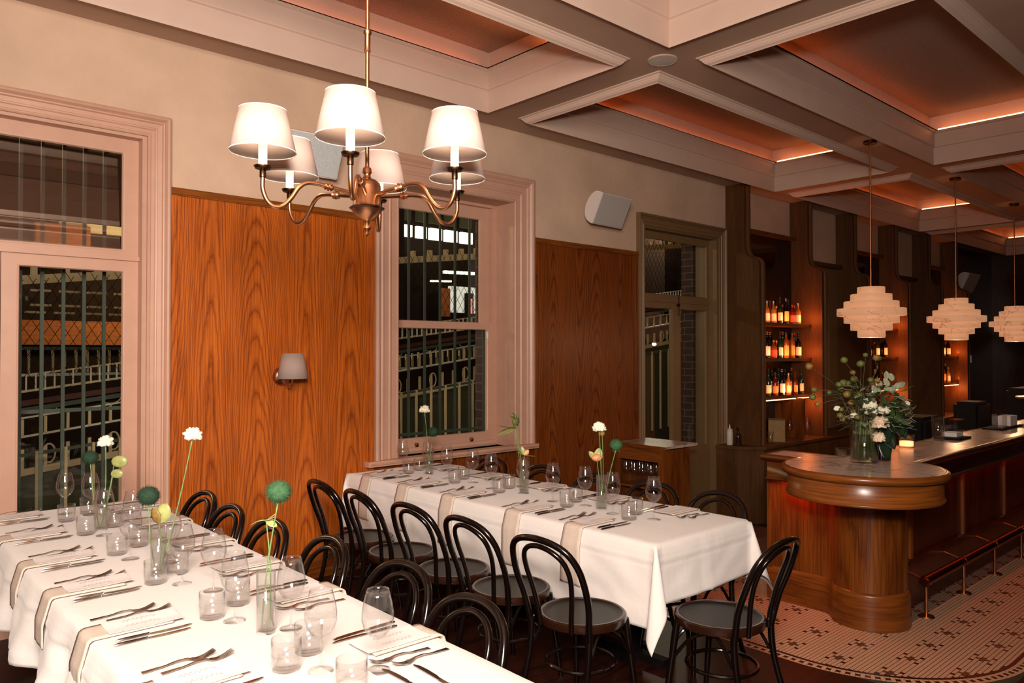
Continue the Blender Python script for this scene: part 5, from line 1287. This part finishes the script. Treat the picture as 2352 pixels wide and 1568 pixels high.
tag(obj('green_pod', pb, M['pod'], fa, smooth='full'), kind='stuff'); tag(obj('brown_pod', gb, M['gold'], fa, smooth='full'), kind='stuff')
for i, (px, py, rr, m) in enumerate([(1970, 927, .040, 'petal'), (1974, 944, .034, 'petal'), (2004, 941, .034, 'petal'), (1995, 971, .048, 'petal_p'), (1990, 1006, .038, 'petal_p'), (2064, 927, .022, 'petal'), (1902, 938, .02, 'petal'), (1941, 955, .022, 'petal')]):
    petals(fa, off(px, py, .06 if i < 5 else .02), rr, 9, m, 'rose_bloom', 4, seed=20 + i)
lb, ld, lw = BM(), BM(), BM()
for i in range(190):
    a = r2.uniform(0, 2 * PI); rr = r2.uniform(.02, .19); c = Vector((rr * math.cos(a), rr * math.sin(a), r2.uniform(.18, .44))) + rt * .06; u = Vector((math.cos(a), math.sin(a), r2.uniform(-.3, .7)))
    petal_bm(lb if i % 3 else lw, c, u, Vector((0, 0, 1)), r2.uniform(.05, .09), r2.uniform(.010, .018), -.2)
for px, py in [(2036, 960), (2044, 945), (2052, 968), (2030, 985), (2020, 1000), (2046, 975), (2058, 955), (2025, 1020)]:
    petal_bm(ld, off(px - 8, py - 25, -.03), rt * r2.uniform(-.2, .5) + up * -1 + tw * .3, tw, .17, .042, .1)
for px, py in [(2018, 868), (2032, 872), (2006, 886), (2024, 884), (2038, 892), (2012, 897), (2000, 905), (2030, 900), (2045, 885), (1992, 900)]:
    petal_bm(lw, off(px, py, .02), rt * r2.uniform(-1, 1) + up * r2.uniform(.2, 1), tw, .05, .018, -.1)
for i in range(16):
    petal_bm(lw, off(2055 + r2.uniform(0, 20), 940 + i * 3, 0), rt * 1 + up * r2.uniform(-.8, .8), up, .06, .007, .1)
for px, py in [(2030, 955), (2045, 962), (2050, 928), (2010, 925), (2040, 915), (2034, 938)]:
    for q in range(3): petal_bm(pb2 if False else lb, off(px, py, .05), rt * math.cos(q * 2.1) + up * math.sin(q * 2.1 - .9), tw, .055, .016, .2)
for nm_, b_, m in (('leaf', lb, 'leaf'), ('broad_leaf', ld, 'leaf_dark'), ('pale_leaf', lw, 'anth')):
    mm = M['leaf'] if nm_ == 'leaf' else (M['leaf_dark'] if nm_ == 'broad_leaf' else plain('dusty_leaf', (.30, .34, .22), .5, noise_amt=.3, nscale=30))
    o = obj(nm_, b_, mm, fa, smooth='full'); o['kind'] = 'stuff'; o.modifiers.new('thickness', 'SOLIDIFY').thickness = .0012
b = BM()
for i in range(40):
    a = r2.uniform(0, 2 * PI); q = r2.uniform(0, .06); tube(b, [(q * math.cos(a), q * math.sin(a), -.012), (q * .8 * math.cos(a + .5), q * .8 * math.sin(a + .5), .22)], .003, 5)
o = obj('submerged_stem', b, M['stem'], fa, smooth='full'); o['kind'] = 'stuff'
# small things along the bar
def cyl_thing(name, x, y, z, prof_, mat, label, cat, group=None, n=20, parts=()):
    t = empty(name, (x, y, z), 0, label, cat, group); b = BM(); lathe(b, prof_, n); obj('body', b, mat, t, smooth='full')
    for pn, pp, pm in parts: b = BM(); lathe(b, pp, n); obj(pn, b, pm, t, smooth=True)
    return t
ZZ = ZB + .001
cyl_thing('candle_jar', 5.66, 2.12, ZZ, [(0, 0), (.05, 0), (.052, .005), (.052, .09), (.049, .09), (.049, .01), (0, .01)], M['tumbler'], 'glowing orange candle jar behind the flowers on the bar', 'candle', None, 22, [('wax', [(0, .012), (.045, .012), (.045, .045), (0, .045)], M['candle'])])
cyl_thing('highball_glass', 6.30, 2.13, ZZ, [(0, 0), (.042, 0), (.045, .18), (.043, .18), (.040, .01), (0, .01)], M['tumbler'], 'tall clear glass of straws on the bar right of the flowers', 'glass', None, 22)
t = empty('napkin_caddy', (6.52, 2.10, ZZ), 0, 'clear square jar on a black tray on the bar', 'jar')
b = BM(); box(b, -.13, .13, -.09, .09, 0, .015); obj('tray', b, M['black'], t); b = BM(); box(b, -.09, .09, -.06, .06, .016, .15); obj('jar', b, M['tumbler'], t); b = BM(); box(b, -.07, .07, -.05, .05, .018, .05); obj('folded_linen', b, M['linen'], t)
t = empty('menu_block', (7.78, 2.10, ZZ), 0, 'small glass vase and white card block beside the black bar mat', 'menu holder')
b = BM(); box(b, -.30, .28, -.08, .08, 0, .012); obj('bar_mat', b, M['black'], t); b = BM(); box(b, -.16, -.02, -.04, .04, .013, .16); obj('green_jar', b, M['vase'], t); b = BM(); box(b, .04, .24, -.05, .05, .013, .10); obj('card_block', b, M['paper'], t)
t = empty('table_lamp', (9.2, 2.12, ZZ), 0, 'small cordless lamp with glowing cone base and flat shade on the bar', 'lamp')
b = BM(); lathe(b, [(0, 0), (.10, 0), (.075, .20), (0, .20)], 24); obj('cone_base', b, M['lampglow'], t, smooth=True); b = BM(); lathe(b, [(0, .215), (.24, .20), (.24, .215), (0, .24)], 30); obj('flat_shade', b, M['rail'], t, smooth=True)
light('table_lamp_light', 'POINT', (9.2, 2.05, ZB + .30), .6, (1, .4, .15), .04)
for i in range(4): cyl_thing('votive_glass', 9.52 + .17 * i, 2.05 + .04 * (i % 2), ZZ, [(0, 0), (.035, 0), (.04, .09), (.038, .09), (.033, .01), (0, .01)], M['tumbler'], 'small lit votive glass, %s of four past the bar lamp' % ORD[i], 'candle', 'votives on the bar', 16, [('wax', [(0, .011), (.030, .011), (.030, .035), (0, .035)], M['candle'])])
for i in range(16):
    dup(wine0, (9.3 + .24 * i, 4.92 - .11 * (i % 2), .552), 0, 'stemmed glass, %s in the double row on the back counter' % ORD[i], 'glasses on the back counter')
for i, (x, w_, h_) in enumerate(((7.3, .5, .10), (8.7, .45, .17), (10.6, .8, .25))):
    t = empty('bar_equipment', (x, 2.62, 0), 0, ('low black speed rail unit behind the bar nearest the flowers', 'black till screen unit behind the middle of the bar', 'dark espresso machine shape far behind the bar')[i], 'bar equipment')
    b = BM(); box(b, -w_ / 2 + .03, w_ / 2 - .03, -.12, .12, .717, ZB + h_); bmesh.ops.bevel(b, geom=b.edges[:], offset=.03, segments=2, affect='EDGES'); obj('machine', b, M['black'], t)
cyl_thing('shaker_tin', 5.52, 2.50, .72, [(0, 0), (.045, 0), (.06, .25), (.057, .25), (0, .02)], plain('brushed_tin', (.35, .33, .28), .3, metal=1), 'steel shaker tin standing behind the bar end by the large vase', 'shaker')
b = BM(); box(b, 5.1, 12, 2.24, 2.8, .68, .715); sh_ = tag(obj('under_bar_shelf', b, M['steel']), 'steel work shelf fixed behind the bar below the marble', 'shelf')
speaker((16.35, 4.95, 3.0), R(-2), R(24), 'white wall speaker high on the wall at the far end of the bar', 'grille', False, 1.25)
b = BM(); lathe(b, [(0, 0), (.05, 0), (.05, -.03), (.035, -.06), (0, -.075)], 20); tag(obj('smoke_detector', b, M['white_plastic'], smooth=True, loc=(13.2, 3.2, ZC)), 'small round white detector on the far ceiling beam', 'detector')
b = BM(); box(b, 17.0, 17.1, W - .04, W - .02, 1.45, 1.6); tag(obj('wall_switch', b, M['lit_dim']), 'small pale wall switch by the dark far doorway', 'switch')

# ------------------------------------------------------------------ waiter's station beside the narrow door
ws = empty('waiter_station', (6.09, 4.52, 0), 0, 'oak waiter station with marble top and open glass shelf by the narrow door', 'cabinet')
b = BM(); box(b, .02, .55, -.0, .64, .715, .74); obj('marble_top', b, M['marble'], ws)
b = BM(); box(b, -.018, .022, -.012, .645, .700, .742); bmesh.ops.bevel(b, geom=b.edges[:], offset=.01, segments=3, affect='EDGES'); obj('edge_rail', b, M['oak_y'], ws)
b = BM(); box(b, .0, .44, .02, .055, 0, .70); box(b, .0, .44, .60, .635, 0, .70); box(b, .42, .44, .055, .60, 0, .70); obj('side_panel', b, M['oak'], ws)
b = BM(); box(b, .0, .025, .055, .60, .58, .70); obj('drawer_front', b, M['oak_y'], ws)
b = BM(); box(b, .0, .42, .055, .60, .30, .32); box(b, .0, .42, .055, .60, .02, .05); obj('shelf', b, M['oak_y'], ws)
b = BM(); box(b, .0, .012, .055, .085, .32, .58); box(b, .0, .012, .57, .60, .32, .58); obj('stile', b, M['oak'], ws)
for i in range(5):
    for j in range(2):
        put_glass(0, 6.09 + .07 + j * .11, 4.64 + i * .105 + .02 * j, .321, 'spare wine glass, %s from the front in the %s row inside the waiter station' % (ORD[i], ('front', 'rear')[j]), 'glasses in the waiter station')
